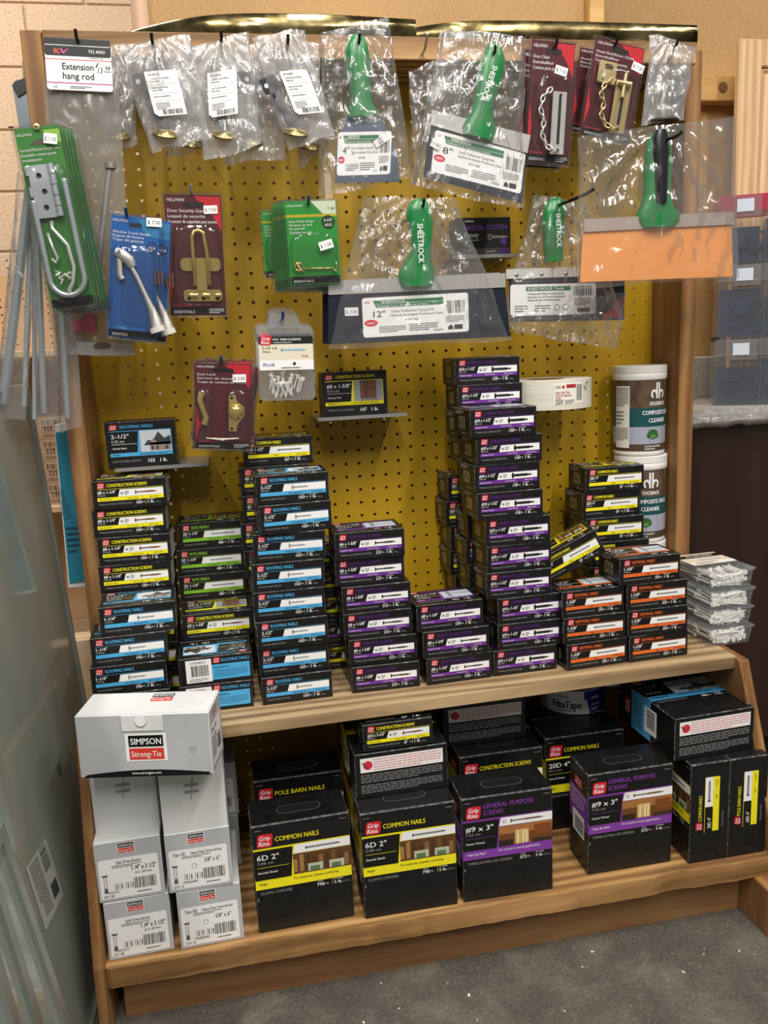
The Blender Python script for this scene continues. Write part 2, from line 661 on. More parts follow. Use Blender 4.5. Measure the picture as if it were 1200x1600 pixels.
def picture(A, u0, v0, u1, v1, kind, l=2, seed=0):
    w, h = u1 - u0, v1 - v0
    if kind == 'house':
        A.rect(u0, v0, u1, v1, ink('c4ccd4'), l)
        A.poly([(u0 + w * .1, v0 + h * .3), (u0 + w * .25, v0 + h * .55), (u0 + w * .4, v0 + h * .5), (u0 + w * .6, v0 + h * .92),
                (u0 + w * .78, v0 + h * .6), (u0 + w * .98, v0 + h * .72), (u0 + w, v0 + h * .3)], ink('3c3e44'), l + 1)
        A.rect(u0 + w * .3, v0 + h * .05, u0 + w * .97, v0 + h * .42, ink('94867c'), l + 1)
        A.poly([(u0 + w * .3, v0 + h * .42), (u0 + w * .42, v0 + h * .62), (u0 + w * .54, v0 + h * .42)], ink('94867c'), l + 2)
        for k in (.34, .5, .8):
            A.rect(u0 + w * k, v0 + h * .08, u0 + w * (k + .08), v0 + h * .26, ink('46403e'), l + 2)
    elif kind == 'wood':
        A.rect(u0, v0, u1, v1, ink('5a3a20'), l)
        r = random.Random(seed)
        for i in range(9):
            a = u0 + w * i / 9
            A.rect(a, v0 + h * .12, a + w * .07, v1 - h * r.uniform(0.05, .3), ink(r.choice(['6e4a2a', '84603a', '4c3018', '9a7444'])), l + 1)
        for k in (.25, .62):
            A.rect(u0 + w * k, v0 + h * .08, u0 + w * (k + .26), v0 + h * .44, ink('aeb8a0'), l + 2)
            A.rect(u0 + w * (k + .04), v0 + h * .08, u0 + w * (k + .2), v0 + h * .3, ink('5c7050'), l + 3)
    elif kind == 'kitchen':
        A.rect(u0, v0, u1, v1, ink('6a4020'), l)
        A.rect(u0, v0 + h * .6, u1, v1, ink('a06a38'), l + 1)
        A.rect(u0 + w * .66, v0 + h * .35, u1 - w * .02, v0 + h * .9, ink('7c451e'), l + 2)
        A.rect(u0 + w * .3, v0 + h * .05, u0 + w * .56, v0 + h * .75, ink('c8a468'), l + 2)
        for k in (.34, .44, .5):
            A.rect(u0 + w * k, v0 + h * .05, u0 + w * (k + .03), v0 + h * .7, ink('e8d8a8'), l + 3)
        A.rect(u0, v0, u0 + w * .26, v0 + h * .3, ink('2c2018'), l + 2)
        A.rect(u0 + w * .62, v0 + h * .02, u1, v0 + h * .2, ink('38281c'), l + 3)
    elif kind == 'door':
        A.rect(u0, v0, u1, v1, ink('9a9ca0'), l)
        A.rect(u0 + w * .22, v0 + h * .12, u0 + w * .78, v1, ink('6a4436'), l + 1)
        for k in (.24, .5, .64):
            A.rect(u0 + w * k, v0 + h * .14, u0 + w * (k + .11), v0 + h * .62, ink('7c5444'), l + 2)
            A.rect(u0 + w * k, v0 + h * .68, u0 + w * (k + .11), v0 + h * .96, ink('7c5444'), l + 2)
        A.poly([(u0 + w * .2, v0), (u0 + w * .85, v0), (u0 + w * .78, v0 + h * .12), (u0 + w * .28, v0 + h * .12)], ink('87837e'), l + 2)
    else:
        A.rect(u0, v0, u1, v1, ink('b4bcc2'), l)
        A.rect(u0 + w * .2, v0 + h * .1, u0 + w * .32, v1, ink('7e868c'), l + 1)
        A.rect(u0 + w * .32, v0 + h * .5, u1, v0 + h * .62, ink('8e979c'), l + 1)


# kind: title, colour, size line, metric line, spanish line, count, fastener drawing, its colour, band words, second logo row
K1 = {
    'constr114': ('CONSTRUCTION SCREWS', YEL, '#8 x 1-1/4"', '3.18 cm', 'TORNILLOS PARA CONSTRUCCION', '184', 'smooth', ink('7a4a34'), 'door'),
    'constr158': ('CONSTRUCTION SCREWS', YEL, '#8 x 1-5/8"', '4.13 cm', 'TORNILLOS PARA CONSTRUCCION', '147', 'smooth', ink('7a4a34'), 'door'),
    'constr10': ('CONSTRUCTION SCREWS', YEL, '#10 x 3-1/2"', '8.89 cm', 'TORNILLOS PARA CONSTRUCCION', '47', 'smooth', ink('7a4a34'), 'door'),
    'roof114': ('ROOFING NAILS', BLU, '1-1/4"', '3.18 cm', 'CLAVOS PARA TECHO', '196', 'roof', ink('8e8e90'), 'house'),
    'roof212': ('ROOFING NAILS', BLU, '2-1/2"', '6.35 cm', 'CLAVOS PARA TECHO', '103', 'roof', ink('8e8e90'), 'house'),
    'boxnail': ('BOX NAILS', GRN, '3D 1-1/4"', '3.18 cm', 'CLAVOS DE CAJONERO', '480', 'nail', ink('7e8084'), 'wood'),
    'common4': ('COMMON NAILS', YEL, '4D 1-1/2"', '3.81 cm', 'CLAVOS COMUNES', '267', 'nail', ink('4e5056'), 'wood'),
    'common20': ('COMMON NAILS', YEL, '20D 4"', '10.2 cm', 'CLAVOS COMUNES', '29', 'nail', ink('4e5056'), 'wood'),
    'common16': ('COMMON NAILS', YEL, '16D 3"', '7.62 cm', 'CLAVOS COMUNES', '44', 'nail', ink('4e5056'), 'wood'),
    'sinker': ('SINKERS', YEL, '16D 3-1/4"', '8.26 cm', 'CLAVOS', '57', 'nail', ink('4e5056'), 'wood'),
    'trim': ('TRIM HEAD SCREWS', PUR, '#6 x 1-5/8"', '4.13 cm', 'TORNILLOS DE CABEZA RECORTADA', '215', 'smooth', ink('232326'), 'glass'),
    'cement': ('CEMENT BOARD SCREWS', PUR, '#8 x 1-1/4"', '3.18 cm', 'TORNILLOS PARA TABLEROS DE FIBROCEMENTO', '154', 'smooth', ink('3c3c42'), 'glass'),
    'lamin': ('LAMINATOR SCREWS', PUR, '#10 x 1-1/2"', '3.81 cm', 'TORNILLOS LAMINATORS', '130', 'screw', ink('1c1c1e'), 'glass'),
    'dry138': ('DRYWALL NAILS', ORA, '1-3/8"', '3.49 cm', 'CLAVOS PARA PANELES DE YESO', '276', 'nail', ink('44464c'), 'glass'),
    'dry158': ('DRYWALL NAILS', ORA, '1-5/8"', '4.13 cm', 'CLAVOS PARA PANELES DE YESO', '253', 'nail', ink('44464c'), 'glass'),
}
DIMT = {'PUR': 1}


def title_ink(c):
    return DPUR if c is PUR else c


def long_face(A, w, h, k):
    title, c, size, cm, sp, cnt, fk, fc, pic = K1[k]
    logo(A, w * .07, h * .73, w * .095, h * .2)
    A.text(title, w * .20, h * .77, h * .115, title_ink(c), 2, w=w * min(.62, .0285 * len(title)), bold=0.05)
    # dark cell with the size
    A.text(size, w * .07, h * .545, h * .115, WHITE, 3, w=w * min(.24, .024 * len(size)), bold=0.035)
    A.text(cm, w * .07, h * .465, h * .05, OFFW, 3, w=w * .10)
    screw = fk in ('smooth', 'screw')
    A.rect(w * .07, h * .695, w * .96, h * .705, c, 2)
    pl = w * (.36 if not screw else .34)
    pts = [(pl, h * .42), (w * .955, h * .42), (w * .955, h * .665), (pl + w * .03, h * .665)]
    A.poly(pts, WHITE, 2)
    if screw:
        A.disc(pl + w * .055, h * .54, w * .019, BLK, 3)
        A.disc(pl + w * .055, h * .54, w * .015, WHITE, 4)
        A.rect(pl + w * .044, h * .525, pl + w * .066, h * .555, BLK, 5)
        A.lines(pl + w * .09, h * .47, pl + w * .15, h * .61, 3, ink('555555'), 3)
        fastener(A, w * .58, h * .54, w * .29, h * (.028 if fk == 'smooth' else .045), fk, fc)
    else:
        fastener(A, w * .50, h * .54, w * (.22 if fk == 'roof' else .34), h * .024, fk, fc)
    # colour band
    A.rect(w * .06, h * .29, w * .955, h * .415, c, 2)
    tc = BLK if c in (YEL, BLU, GRN, ORA) else WHITE
    if screw:
        A.text('Phosphate Coated' if c is PUR else 'Yellow Zinc Plated', w * .08, h * .335, h * .042, tc, 3, w=w * .17, bold=.02)
        A.text('Coarse Thread', w * .46, h * .335, h * .042, tc, 3, w=w * .15, bold=.02)
        A.text('Sharp Point' if c is PUR else 'Type 17 Point', w * .76, h * .335, h * .042, tc, 3, w=w * .13, bold=.02)
    else:
        A.text('Bright' if c is YEL or c is ORA else 'Electrogalvanized', w * .44, h * .335, h * .045, tc, 3, w=w * (.06 if c is YEL or c is ORA else .19), bold=.02)
        A.text('Smooth Shank', w * .75, h * .335, h * .045, tc, 3, w=w * .16, bold=.02)
    A.rect(w * .67, h * .30, w * .673, h * .405, BLK, 3)
    A.text(sp, w * .07, h * .15, h * .062, GREYT, 2, w=w * min(.45, .019 * len(sp)), bold=0.0)
    A.text(cnt, w * .58, h * .13, h * .10, WHITE, 2, w=w * .0245 * len(cnt), bold=0.04)
    A.text('Pcs', w * .665, h * .16, h * .05, WHITE, 2, w=w * .03)
    A.text('Count', w * .59, h * .25, h * .032, WHITE, 2, w=w * .06)
    A.text('Net Weight', w * .73, h * .25, h * .032, WHITE, 2, w=w * .10)
    A.rect(w * .705, h * .10, w * .708, h * .27, c, 2)
    A.text('1 lb.', w * .735, h * .13, h * .105, WHITE, 2, w=w * .085, bold=0.04)
    A.text('453 g', w * .84, h * .13, h * .055, GREYT, 2, w=w * .06)


def broad_face(A, w, h, k):
    title, c, size, cm, sp, cnt, fk, fc, pic = K1[k]
    logo(A, w * .06, h * .83, w * .11, h * .11)
    A.text(title, w * .22, h * .855, h * .07, c, 2, w=w * min(.6, .036 * len(title)), bold=0.04)
    A.rect(w * .05, h * .795, w * .94, h * .805, c, 2)
    A.rect(w * .05, h * .26, w * .94, h * .80, c, 1)
    A.poly([(w * .05, h * .34), (w * .44, h * .34), (w * .47, h * .79), (w * .05, h * .79)], BLK, 2)
    A.text(size, w * .08, h * .65, h * .085, WHITE, 3, w=w * min(.36, .042 * len(size)), bold=0.04)
    A.text(cm, w * .08, h * .56, h * .055, OFFW, 3, w=w * .18)
    A.rect(w * .08, h * .52, w * .44, h * .527, WHITE, 3)
    A.text('Smooth Shank' if fk in ('nail', 'roof') else 'Coarse Auger Thread', w * .09, h * .42, h * .04, WHITE, 3, w=w * .2, bold=.03)
    picture(A, w * .49, h * .34, w * .93, h * .79, pic)
    tc = BLK if c is not PUR else WHITE
    A.text('For construction, carpentry,', w * .47, h * .285, h * .035, tc, 2, w=w * .4)
    A.text('Bright', w * .09, h * .285, h * .04, tc, 2, w=w * .1)
    A.text(sp, w * .07, h * .14, h * .045, GREYT, 2, w=w * .4)
    A.text(cnt, w * .58, h * .11, h * .08, WHITE, 2, w=w * .09, bold=.04)
    A.text('1 lb.', w * .75, h * .11, h * .08, WHITE, 2, w=w * .1, bold=.04)


def code_face(A, w, h):
    """back panel of a roofing carton: bar code and blue block"""
    A.rect(w * .09, h * .10, w * .44, h * .92, WHITE, 2)
    A.text('212EGRFG1', w * .15, h * .78, h * .08, BLK, 3, w=w * .21, bold=.02)
    A.bars(w * .16, h * .32, w * .40, h * .72, BLK, 3, 7)
    A.lines(w * .13, h * .12, w * .38, h * .26, 3, ink('777777'), 3)
    logo(A, w * .46, h * .74, w * .095, h * .2)
    A.text('ROOFING NAILS', w * .58, h * .77, h * .12, BLU, 2, w=w * .38, bold=.04)
    A.rect(w * .44, h * .14, w * .96, h * .69, BLU, 2)
    A.text('Electrogalvanized', w * .47, h * .56, h * .06, BLK, 3, w=w * .2, bold=.03)
    A.lines(w * .47, h * .22, w * .93, h * .50, 5, ink('2c5c78'), 3, fill=.3)


def window_mb(d, h, mirror=False):
    """die-cut window in the left end of a carton, the goods showing grey behind clear film"""
    m = MB()
    A = Art(m, (0, d, 0), (0, -1, 0), (0, 0, 1), (-1, 0, 0))
    A.rrect(d * .30, h * .28, d * .70, h * .72, h * .09, ink('8a8676'), 1)
    A.rrect(d * .325, h * .31, d * .675, h * .69, h * .07, mk('goods_in_window', m_goods), 2)
    return m


def m_goods(t):
    v = t.coord()
    t.l(t.ramp(t.noise(v, 160, 3, 0.7), [(0.35, '26241e'), (0.5, '6c6854'), (0.75, 'b0ac98')]), t.b.inputs['Base Color'])
    t.b.inputs['Metallic'].default_value = 0.5
    t.b.inputs['Roughness'].default_value = 0.3


def carton_small(k, mode='long', pale_end=False):
    """mode long = lying flat; code = lying flat, back panel forward; broad = standing, broad face forward"""
    m = MB()
    w, h, d = BW, BH, BD
    if mode == 'broad':
        h, d = BD, BH
    m.box(0, 0, 0, w, d, h, CARTON, 0.0011, WORN)
    F = front(m)
    if mode == 'long':
        long_face(F, w, h, k)
        broad_face(Art(m, (0, 0, h), (1, 0, 0), (0, 1, 0), (0, 0, 1)), w, d, k)
    elif mode == 'code':
        code_face(F, w, h)
        broad_face(Art(m, (w, d, h), (-1, 0, 0), (0, -1, 0), (0, 0, 1)), w, d, k)
    else:
        broad_face(F, w, h, k)
    L = Art(m, (0, d, 0), (0, -1, 0), (0, 0, 1), (-1, 0, 0))
    if mode != 'broad':
        L.lines(d * .1, h * .78, d * .6, h * .94, 3, OFFW, 1, fill=.3)
        L.lines(d * .45, h * .1, d * .85, h * .16, 2, OFFW, 1, fill=.25)
    Rr = Art(m, (w, 0, 0), (0, 1, 0), (0, 0, 1), (1, 0, 0))
    if pale_end:
        Rr.rect(d * .06, h * .05, d * .94, h * .93, ink('b9b9b6'), 1)
        Rr.lines(d * .12, h * .15, d * .88, h * .85, 8, ink('555555'), 2, fill=.3)
    kind = 'screw_box' if 'SCREW' in K1[k][0] else 'nail_box'
    o = m.build(kind)
    if mode != 'broad':
        kid(o, window_mb(d, h).build('end_window', o))
    return o


_small = {}


def put_small(k, x, y, z, label, group, mode='long', yaw=0.0, roll=0.0, sz=1.0, pale_end=False, sx=1.0):
    key = (k, mode, pale_end)
    if key not in _small:
        o = _small[key] = carton_small(k, mode, pale_end)
    else:
        o = dup(_small[key])
    o.location = (x, y, z)
    o.rotation_euler = (0, math.radians(-roll), math.radians(yaw))
    o.scale = (sx, 1, sz)
    setp(o, label, 'screw box' if 'SCREW' in K1[k][0] else 'nail box', group)
    return o


# five-pound cartons
K5 = {
    'common6': ('COMMON NAILS', None, YEL, '6D 2"', '5.08 cm', 'CLAVOS COMUNES', '798', 'nail', 'wood', 'Smooth Shank', 'Bright', 'For construction, carpentry, and framing.'),
    'gp9': ('GENERAL PURPOSE', 'SCREWS', PUR, '#9 x 3"', '7.62 cm', 'TORNILLOS PARA USO GENERAL', '373', 'smooth', 'kitchen', 'Coarse Thread', 'Yellow Zinc Plated', 'For wood to wood applications.'),
    'pole': ('POLE BARN NAILS', None, YEL, '60D 6"', '15.2 cm', 'CLAVOS PARA POSTES', '48', 'nail', 'wood', 'Ring Shank', 'Bright', 'For pole barns and framing.'),
    'constr5': ('CONSTRUCTION SCREWS', None, YEL, '#9 x 2-1/2"', '6.35 cm', 'TORNILLOS PARA CONSTRUCCION', '445', 'smooth', 'wood', 'Coarse Auger Thread', 'Yellow Zinc', 'For construction projects.'),
    'common20': ('COMMON NAILS', None, YEL, '20D 4"', '10.2 cm', 'CLAVOS COMUNES', '140', 'nail', 'wood', 'Smooth Shank', 'Bright', 'For construction, carpentry, and framing.'),
    'roof5': ('ROOFING NAILS', None, BLU, '1-1/4"', '3.18 cm', 'CLAVOS PARA TECHO', '980', 'roof', 'house', 'Smooth Shank', 'Electrogalvanized', 'For fastening asphalt shingles.'),
}
PUR5 = ink('7d3c9c')


def face5(A, w, h, k):
    t1, t2, c, size, cm, sp, cnt, fk, pic, s1, b1, b2 = K5[k]
    if c is PUR:
        c = PUR5
    logo(A, w * .045, h * .80, w * .155, h * .12)
    A.text(t1, w * .235, h * (.84 if not t2 else .89), h * .045, c, 2, w=w * min(.62, .037 * len(t1)), bold=0.03)
    if t2:
        A.text(t2, w * .235, h * .825, h * .045, c, 2, w=w * .22, bold=0.03)
    A.rect(0.001, h * .783, w * .99, h * .790, c, 2)
    # picture block, white strip, colour band
    A.rect(0.001, h * .41, w * .995, h * .785, c, 1)
    A.poly([(w * .405, h * .70), (w * .995, h * .70), (w * .995, h * .780), (w * .43, h * .780)], WHITE, 3)
    picture(A, w * .40, h * .50, w * .995, h * .695, pic, 2)
    A.poly([(0.001, h * .50), (w * .375, h * .50), (w * .405, h * .775), (0.001, h * .775)], BLK, 6)
    A.text(size, w * .04, h * .685, h * .05, WHITE, 7, w=w * min(.30, .044 * len(size)), bold=0.03)
    A.text(cm, w * .04, h * .645, h * .026, GREYT, 7, w=w * .16)
    A.rect(w * .04, h * .615, w * .36, h * .618, c, 7)
    A.text(s1, w * .04, h * .56, h * .02, WHITE, 7, w=w * .2, bold=.03)
    A.rect(0.001, h * .41, w * .995, h * .505, c, 3)
    tc = BLK if c is YEL or c is BLU else WHITE
    A.text(b1, w * .05, h * .45, h * .022, tc, 4, w=w * (.08 if len(b1) < 8 else .2), bold=.02)
    A.text(b2, w * .40, h * .46, h * .022, tc, 4, w=w * .46, bold=.02)
    fastener(A, w * .54, h * .74, w * .36, h * .0075, fk, ink('3c3e44') if fk == 'nail' else ink('6a5038'), 4)
    if fk == 'smooth':
        A.disc(w * .465, h * .74, w * .018, BLK, 4)
        A.disc(w * .465, h * .74, w * .013, WHITE, 5)
    A.text(sp, w * .05, h * .36, h * .026, GREYT, 2, w=w * min(.5, .023 * len(sp)), bold=0)
    A.text('Count', w * .64, h * .395, h * .011, WHITE, 2, w=w * .05)
    A.text(cnt, w * .63, h * .355, h * .03, WHITE, 2, w=w * .025 * len(cnt), bold=.04)
    A.text('Pcs', w * .72, h * .362, h * .014, WHITE, 2, w=w * .03)
    A.rect(w * .79, h * .35, w * .793, h * .405, c, 2)
    A.text('Net Weight', w * .81, h * .395, h * .011, WHITE, 2, w=w * .09)
    A.text('5 lb.', w * .81, h * .355, h * .028, WHITE, 2, w=w * .08, bold=.04)
    A.text('2.26 kg', w * .90, h * .358, h * .014, GREYT, 2, w=w * .07)
    A.rect(w * .03, h * .955, w * .10, h * .957, OFFW, 1)
    A.rect(w * .90, h * .955, w * .97, h * .957, OFFW, 1)
    A.rect(w * .02, h * .30, w * .024, h * .33, OFFW, 1)


def top5(A, w, d):
    A.rrect(w * .28, d * .30, w * .74, d * .62, d * .14, ink('3e3e3e'), 1)
    A.rrect(w * .29, d * .33, w * .73, d * .60, d * .13, ink('161617'), 2)


def side5(A, w, h, k, vertical=True):
    """narrow side: writing turned to run up the carton"""
    t1, t2, c, size = K5[k][0], K5[k][1], K5[k][2], K5[k][3]
    B = A.sub(w * .30, h * .40, 90)
    L = h * .46
    logo(A.sub(w * .32, h * .33, 90), 0, 0, h * .075, w * .17)
    A.sub(w * .30, h * .42, 90).text(t1, 0, 0, w * .09, c, 2, w=h * min(.30, .022 * len(t1)), bold=.03)
    A.rect(w * .37, h * .30, w * .38, h * .86, c, 2)
    A.rect(w * .38, h * .56, w * .66, h * .86, WHITE, 2)
    A.rect(w * .58, h * .31, w * .74, h * .86, c, 3)
    A.sub(w * .54, h * .34, 90).text(size, 0, 0, w * .09, WHITE, 2, w=h * .11, bold=.03)
    S2 = A.sub(w * .48, h * .60, 90)
    fastener(S2, h * .02, 0, h * .21, w * .022, 'nail', ink('5c4038') if k == 'common20' else ink('33353a'), 4)
    A.sub(w * .68, h * .64, 90).text('Bright', 0, 0, w * .035, BLK, 4, w=h * .04)
    A.sub(w * .68, h * .76, 90).text('Smooth Shank', 0, 0, w * .035, BLK, 4, w=h * .07)
    A.sub(w * .86, h * .34, 90).text('CLAVOS', 0, 0, w * .045, GREYT, 2, w=h * .16)


def warn5(A, w, h):
    """plain bottom of a carton: white warning label and small print"""
    A.rect(w * .06, h * .58, w * .95, h * .90, ink('e4e0e0'), 1)
    A.disc(w * .14, h * .74, h * .10, ink('c0303c'), 2)
    A.poly([(w * .075, h * .80), (w * .085, h * .82), (w * .135, h * .69), (w * .125, h * .68)], ink('444444'), 3)
    A.lines(w * .20, h * .60, w * .93, h * .88, 5, ink('d08488'), 2, fill=.35)
    A.lines(w * .06, h * .34, w * .94, h * .54, 5, ink('9a9a9a'), 1, 3, fill=.3)
    A.lines(w * .06, h * .10, w * .94, h * .30, 5, ink('9a9a9a'), 1, 5, fill=.3)


def carton_big(k, name):
    m = MB()
    w, h, d = FW, FH, FD
    m.box(0, 0, 0, w, d, h, CARTON, 0.0012, WORN)
    face5(front(m), w, h, k)
    L = Art(m, (0, d, 0), (0, -1, 0), (0, 0, 1), (-1, 0, 0))
    c = PUR5 if K5[k][2] is PUR else K5[k][2]
    L.rrect(d * .3, h * .79, d * .7, h * .88, .003, RED, 2)
    L.text('Grip', d * .36, h * .84, h * .03, WHITE, 3, w=d * .28, bold=.04)
    L.text('Rite', d * .36, h * .80, h * .03, WHITE, 3, w=d * .28, bold=.04)
    L.rect(0.001, h * .41, d - .001, h * .76, c, 1)
    L.text(K5[k][0], d * .08, h * .70, h * .03, BLK if c is not PUR5 else WHITE, 2, w=d * .8, bold=.03)
    L.lines(d * .1, h * .56, d * .8, h * .68, 5, ink('c8b0d4') if c is PUR5 else ink('444400'), 2)
    L.rect(d * .2, h * .30, d * .82, h * .52, WHITE, 3)
    L.bars(d * .32, h * .33, d * .78, h * .47, BLK, 4, 4)
    side5(Art(m, (w, 0, 0), (0, 1, 0), (0, 0, 1), (1, 0, 0)), d, h, k)
    warn5(Art(m, (0, d, 0), (1, 0, 0), (0, -1, 0), (0, 0, -1)), w, d)
    o = m.build(name)
    t = MB()
    t.box(0.001, 0.001, h, w - .001, d - .001, h + .0012, CARTON, 0.0005, WORN)
    top5(Art(t, (0, 0, h + .0012), (1, 0, 0), (0, 1, 0), (0, 0, 1)), w, d)
    kid(o, t.build('top_flap', o))
    return o


_big = {}


def put_big(k, x, y, z, label, group, yaw=0.0, sz=1.0):
    if k not in _big:
        o = _big[k] = carton_big(k, 'screw_box' if 'SCREW' in K5[k][0] + str(K5[k][1]) else 'nail_box')
    else:
        o = dup(_big[k])
    o.location, o.rotation_euler, o.scale = (x, y, z), (0, 0, math.radians(yaw)), (1, 1, sz)
    setp(o, label, 'screw box' if o.name.startswith('screw') else 'nail box', group)
    return o

# ================================================================ the setting
ZF, ZL, ZU = 0.0, 0.122, 0.466      # floor, lower shelf top, upper shelf top
m = MB()
m.box(-3.2, -4.0, -0.05, 3.0, 2.2, 0.0, CONCRETE)
setp(m.build('floor'), kind='structure')

# painted block wall on the left, far behind: raised blocks on a mortar sheet
m = MB()
mort = mk('mortar', lambda t: (t.b.inputs['Base Color'].__setattr__('default_value', lin('c9ab90')), t.b.inputs['Roughness'].__setattr__('default_value', 0.95)))
m.box(-3.2, 1.756, 0, 3.0, 1.9, 3.0, mort)
z, row = 0.0, 0
while z < 2.95:
    x = -3.2 + (0.2 if row % 2 else 0) + 0.09
    while x < 1.2:
        m.box(x + .004, 1.75, z + .004, x + .396, 1.757, z + .199, BLOCK, .003)
        x += 0.4
    z += 0.203
    row += 1
setp(m.build('wall_left'), kind='structure')

# particleboard partition behind the rack, with its framing
m = MB()
m.box(-0.64, 0.12, 0.0, 0.235, 0.135, 2.4, PARTICLE)
setp(m.build('wall_back'), kind='structure')
m = MB()
m.box(-0.655, 0.105, 0.9, -0.625, 0.16, 2.4, mk('pinkish_stud', wood('a88468', 'c4a084', 'd6b498', 'Z', 0.6)), .001)
setp(m.build('trim_1'), kind='structure')
m = MB()
m.box(0.205, 0.095, 0.9, 0.235, 0.16, 2.4, LUMBER, .001)
setp(m.build('trim_2'), kind='structure')
m = MB()
m.box(0.235, 0.44, 0.0, 2.2, 0.455, 2.4, PARTICLE)
setp(m.build('wall_right'), kind='structure')
m = MB()
a, b = at(1070, 118, y=.40), at(1160, 158, y=.40)
m.box(a.x - .3, .40, b.z, a.x + .5, .44, a.z, LUMBER, .002)
setp(m.build('trim_3'), kind='structure')
m = MB()
m.tube([at(211, -30, y=.3), at(216, 24, y=.3), at(216, 60, y=.3)], .006, ink('3a3c44', .3, .6), 12)
setp(m.build('steel_conduit'), 'thin dark vertical pipe at the edge of the block wall above the rack', 'pipe')
t1 = MB()
t1.lathe([(0, 0), (.011, 0), (.011, .0035), (0, .0035)], ink('7a5530', .6), 24)
o = t1.build('trim_4', rot=(math.radians(90), 0, 0), loc=at(1129, 136, y=.3995))
setp(o, kind='structure')

# counter with splashback on the right
zc = 0.868
m = MB()
m.box(0.345, 0.05, zc - .028, 2.0, 0.44, zc, GRANITE, .006)
setp(m.build('counter_top'), 'speckled grey stone counter top under the clear drawer organizers', 'counter')
m = MB()
zs = at(1100, 557, y=.425).z
m.box(0.345, 0.42, zc, 2.0, 0.44, zs, GRANITE, .003, ink('d8d4cc'))
setp(m.build('stone_splashback'), 'short speckled grey stone upstand at the back of the counter', 'splashback')
m = MB()
m.box(0.39, 0.075, 0.09, 2.0, 0.43, zc - .029, mk('dark_cabinet', wood('28170f', '2e1b13', '332017', 'Z', 0.4, 0.3)), .002)
m.box(0.39, 0.13, 0.0, 2.0, 0.42, 0.09, ink('181210'))
setp(m.build('base_cabinet'), 'dark brown laminate base cabinet beside the wooden rack', 'cabinet')
# crumpled plastic sheet along the counter edge
r = random.Random(5)


def crumple(u, v):
    x = .35 + .5 * u
    y = .040 - .02 * math.sin(v * 3.1) + .02 * (1 - v)
    z = zc + .004 - .035 * v + .006 * noise.noise(Vector((x * 30, v * 3, 4))) + .004 * noise.noise(Vector((x * 90, v * 6, 1)))
    return (x, y - .006 * abs(noise.noise(Vector((x * 50, v * 4, 9)))), z)


m = MB()
m.grid(crumple, 70, 10, MILKY)
setp(m.build('plastic_wrap', smooth=180), 'crumpled clear plastic wrap along the counter edge', 'plastic wrap')

# ================================================================ the rack (one thing, many parts)
rack = empty('display_rack', (-0.24, -0.1, 0))
setp(rack, 'tall pine display rack with yellow pegboard back and two shelves', 'display rack')


def rk(mb, name, **kw):
    o = mb.build(name, **kw)
    o.parent = rack
    o.matrix_parent_inverse = Matrix.Translation(rack.location).inverted()
    return o


# pegboard with real holes on a one inch grid
m = MB()
P = 0.0254
x_l, x_r, z_t, z_b = -0.7725, 0.294, 1.532, 0.125
HR = 0.0031
xs = [i * P for i in range(-30, 12)]
z0 = 1.022
zs_ = [z0 - j * P for j in range(-19, 35)]
oct_ = [(HR * math.cos(math.radians(a)), HR * math.sin(math.radians(a))) for a in range(0, 360, 45)]
vs, fs = [], []
for xi, x in enumerate(xs):
    xa = x_l if xi == 0 else x - P / 2
    xb = x_r if xi == len(xs) - 1 else x + P / 2
    for zi, z in enumerate(zs_):
        za = z_b if zi == len(zs_) - 1 else z - P / 2
        zb = z_t if zi == 0 else z + P / 2
        sq = [(xb, z), (xb, zb), (x, zb), (xa, zb), (xa, z), (xa, za), (x, za), (xb, za)]
        b = len(vs)
        vs += [(q[0], 0, q[1]) for q in sq] + [(x + q[0], 0, z + q[1]) for q in oct_] + [(x + q[0], .005, z + q[1]) for q in oct_]
        for k in range(8):
            j = (k + 1) % 8
            fs.append((b + k, b + j, b + 8 + j, b + 8 + k))
            fs.append((b + 8 + k, b + 8 + j, b + 16 + j, b + 16 + k))
m.add(vs, fs, YELLOW)
vs2 = [(v[0], .005, v[2]) if i % 24 < 8 else v for i, v in enumerate(vs)]
BROWNB = ink('5a4020', .8)
m.add([vs2[i] for i in range(len(vs2))], [(f[0], f[1], f[2] + 8, f[3] + 8) for f in fs[::2]], BROWNB)
rk(m, 'pegboard')

m = MB()
m.box(-.8025, -.145, 0, -.773, .02, 1.520, PINE_Z, .0012)
rk(m, 'post')
m = MB()
m.box(.2945, -.108, 0, .325, .02, 1.520, PINE_Z, .0012)
rk(m, 'post')
m = MB()
m.box(-.772, -.142, 1.487, .294, -.003, 1.522, PINE_X, .0015)
rk(m, 'top_board')
# shelves
m = MB()
m.prism([(-.785, -.001), (-.785, -.330), (.311, -.300), (.311, -.001)], 'z', ZU - .019, ZU, mk('weathered_shelf', wood('6e563a', '9c8260', 'b89e78', 'X', 0.6, 1.5)))
rk(m, 'shelf', bevel=.002)
m = MB()
pts = [(-.797, -.001), (-.797, -.383)]
r = random.Random(3)
n = 60
for i in range(n + 1):
    x = -.79 + 1.15 * i / n
    pts.append((x, -.386 + r.uniform(-.0012, .0012) + (.004 if .12 < x < .17 else 0)))
pts += [(.345, -.001)]
m.prism(pts, 'z', ZL - .034, ZL, PINE_X)
rk(m, 'shelf', bevel=.002)
m = MB()
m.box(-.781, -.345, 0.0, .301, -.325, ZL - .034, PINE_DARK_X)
rk(m, 'kick_board')


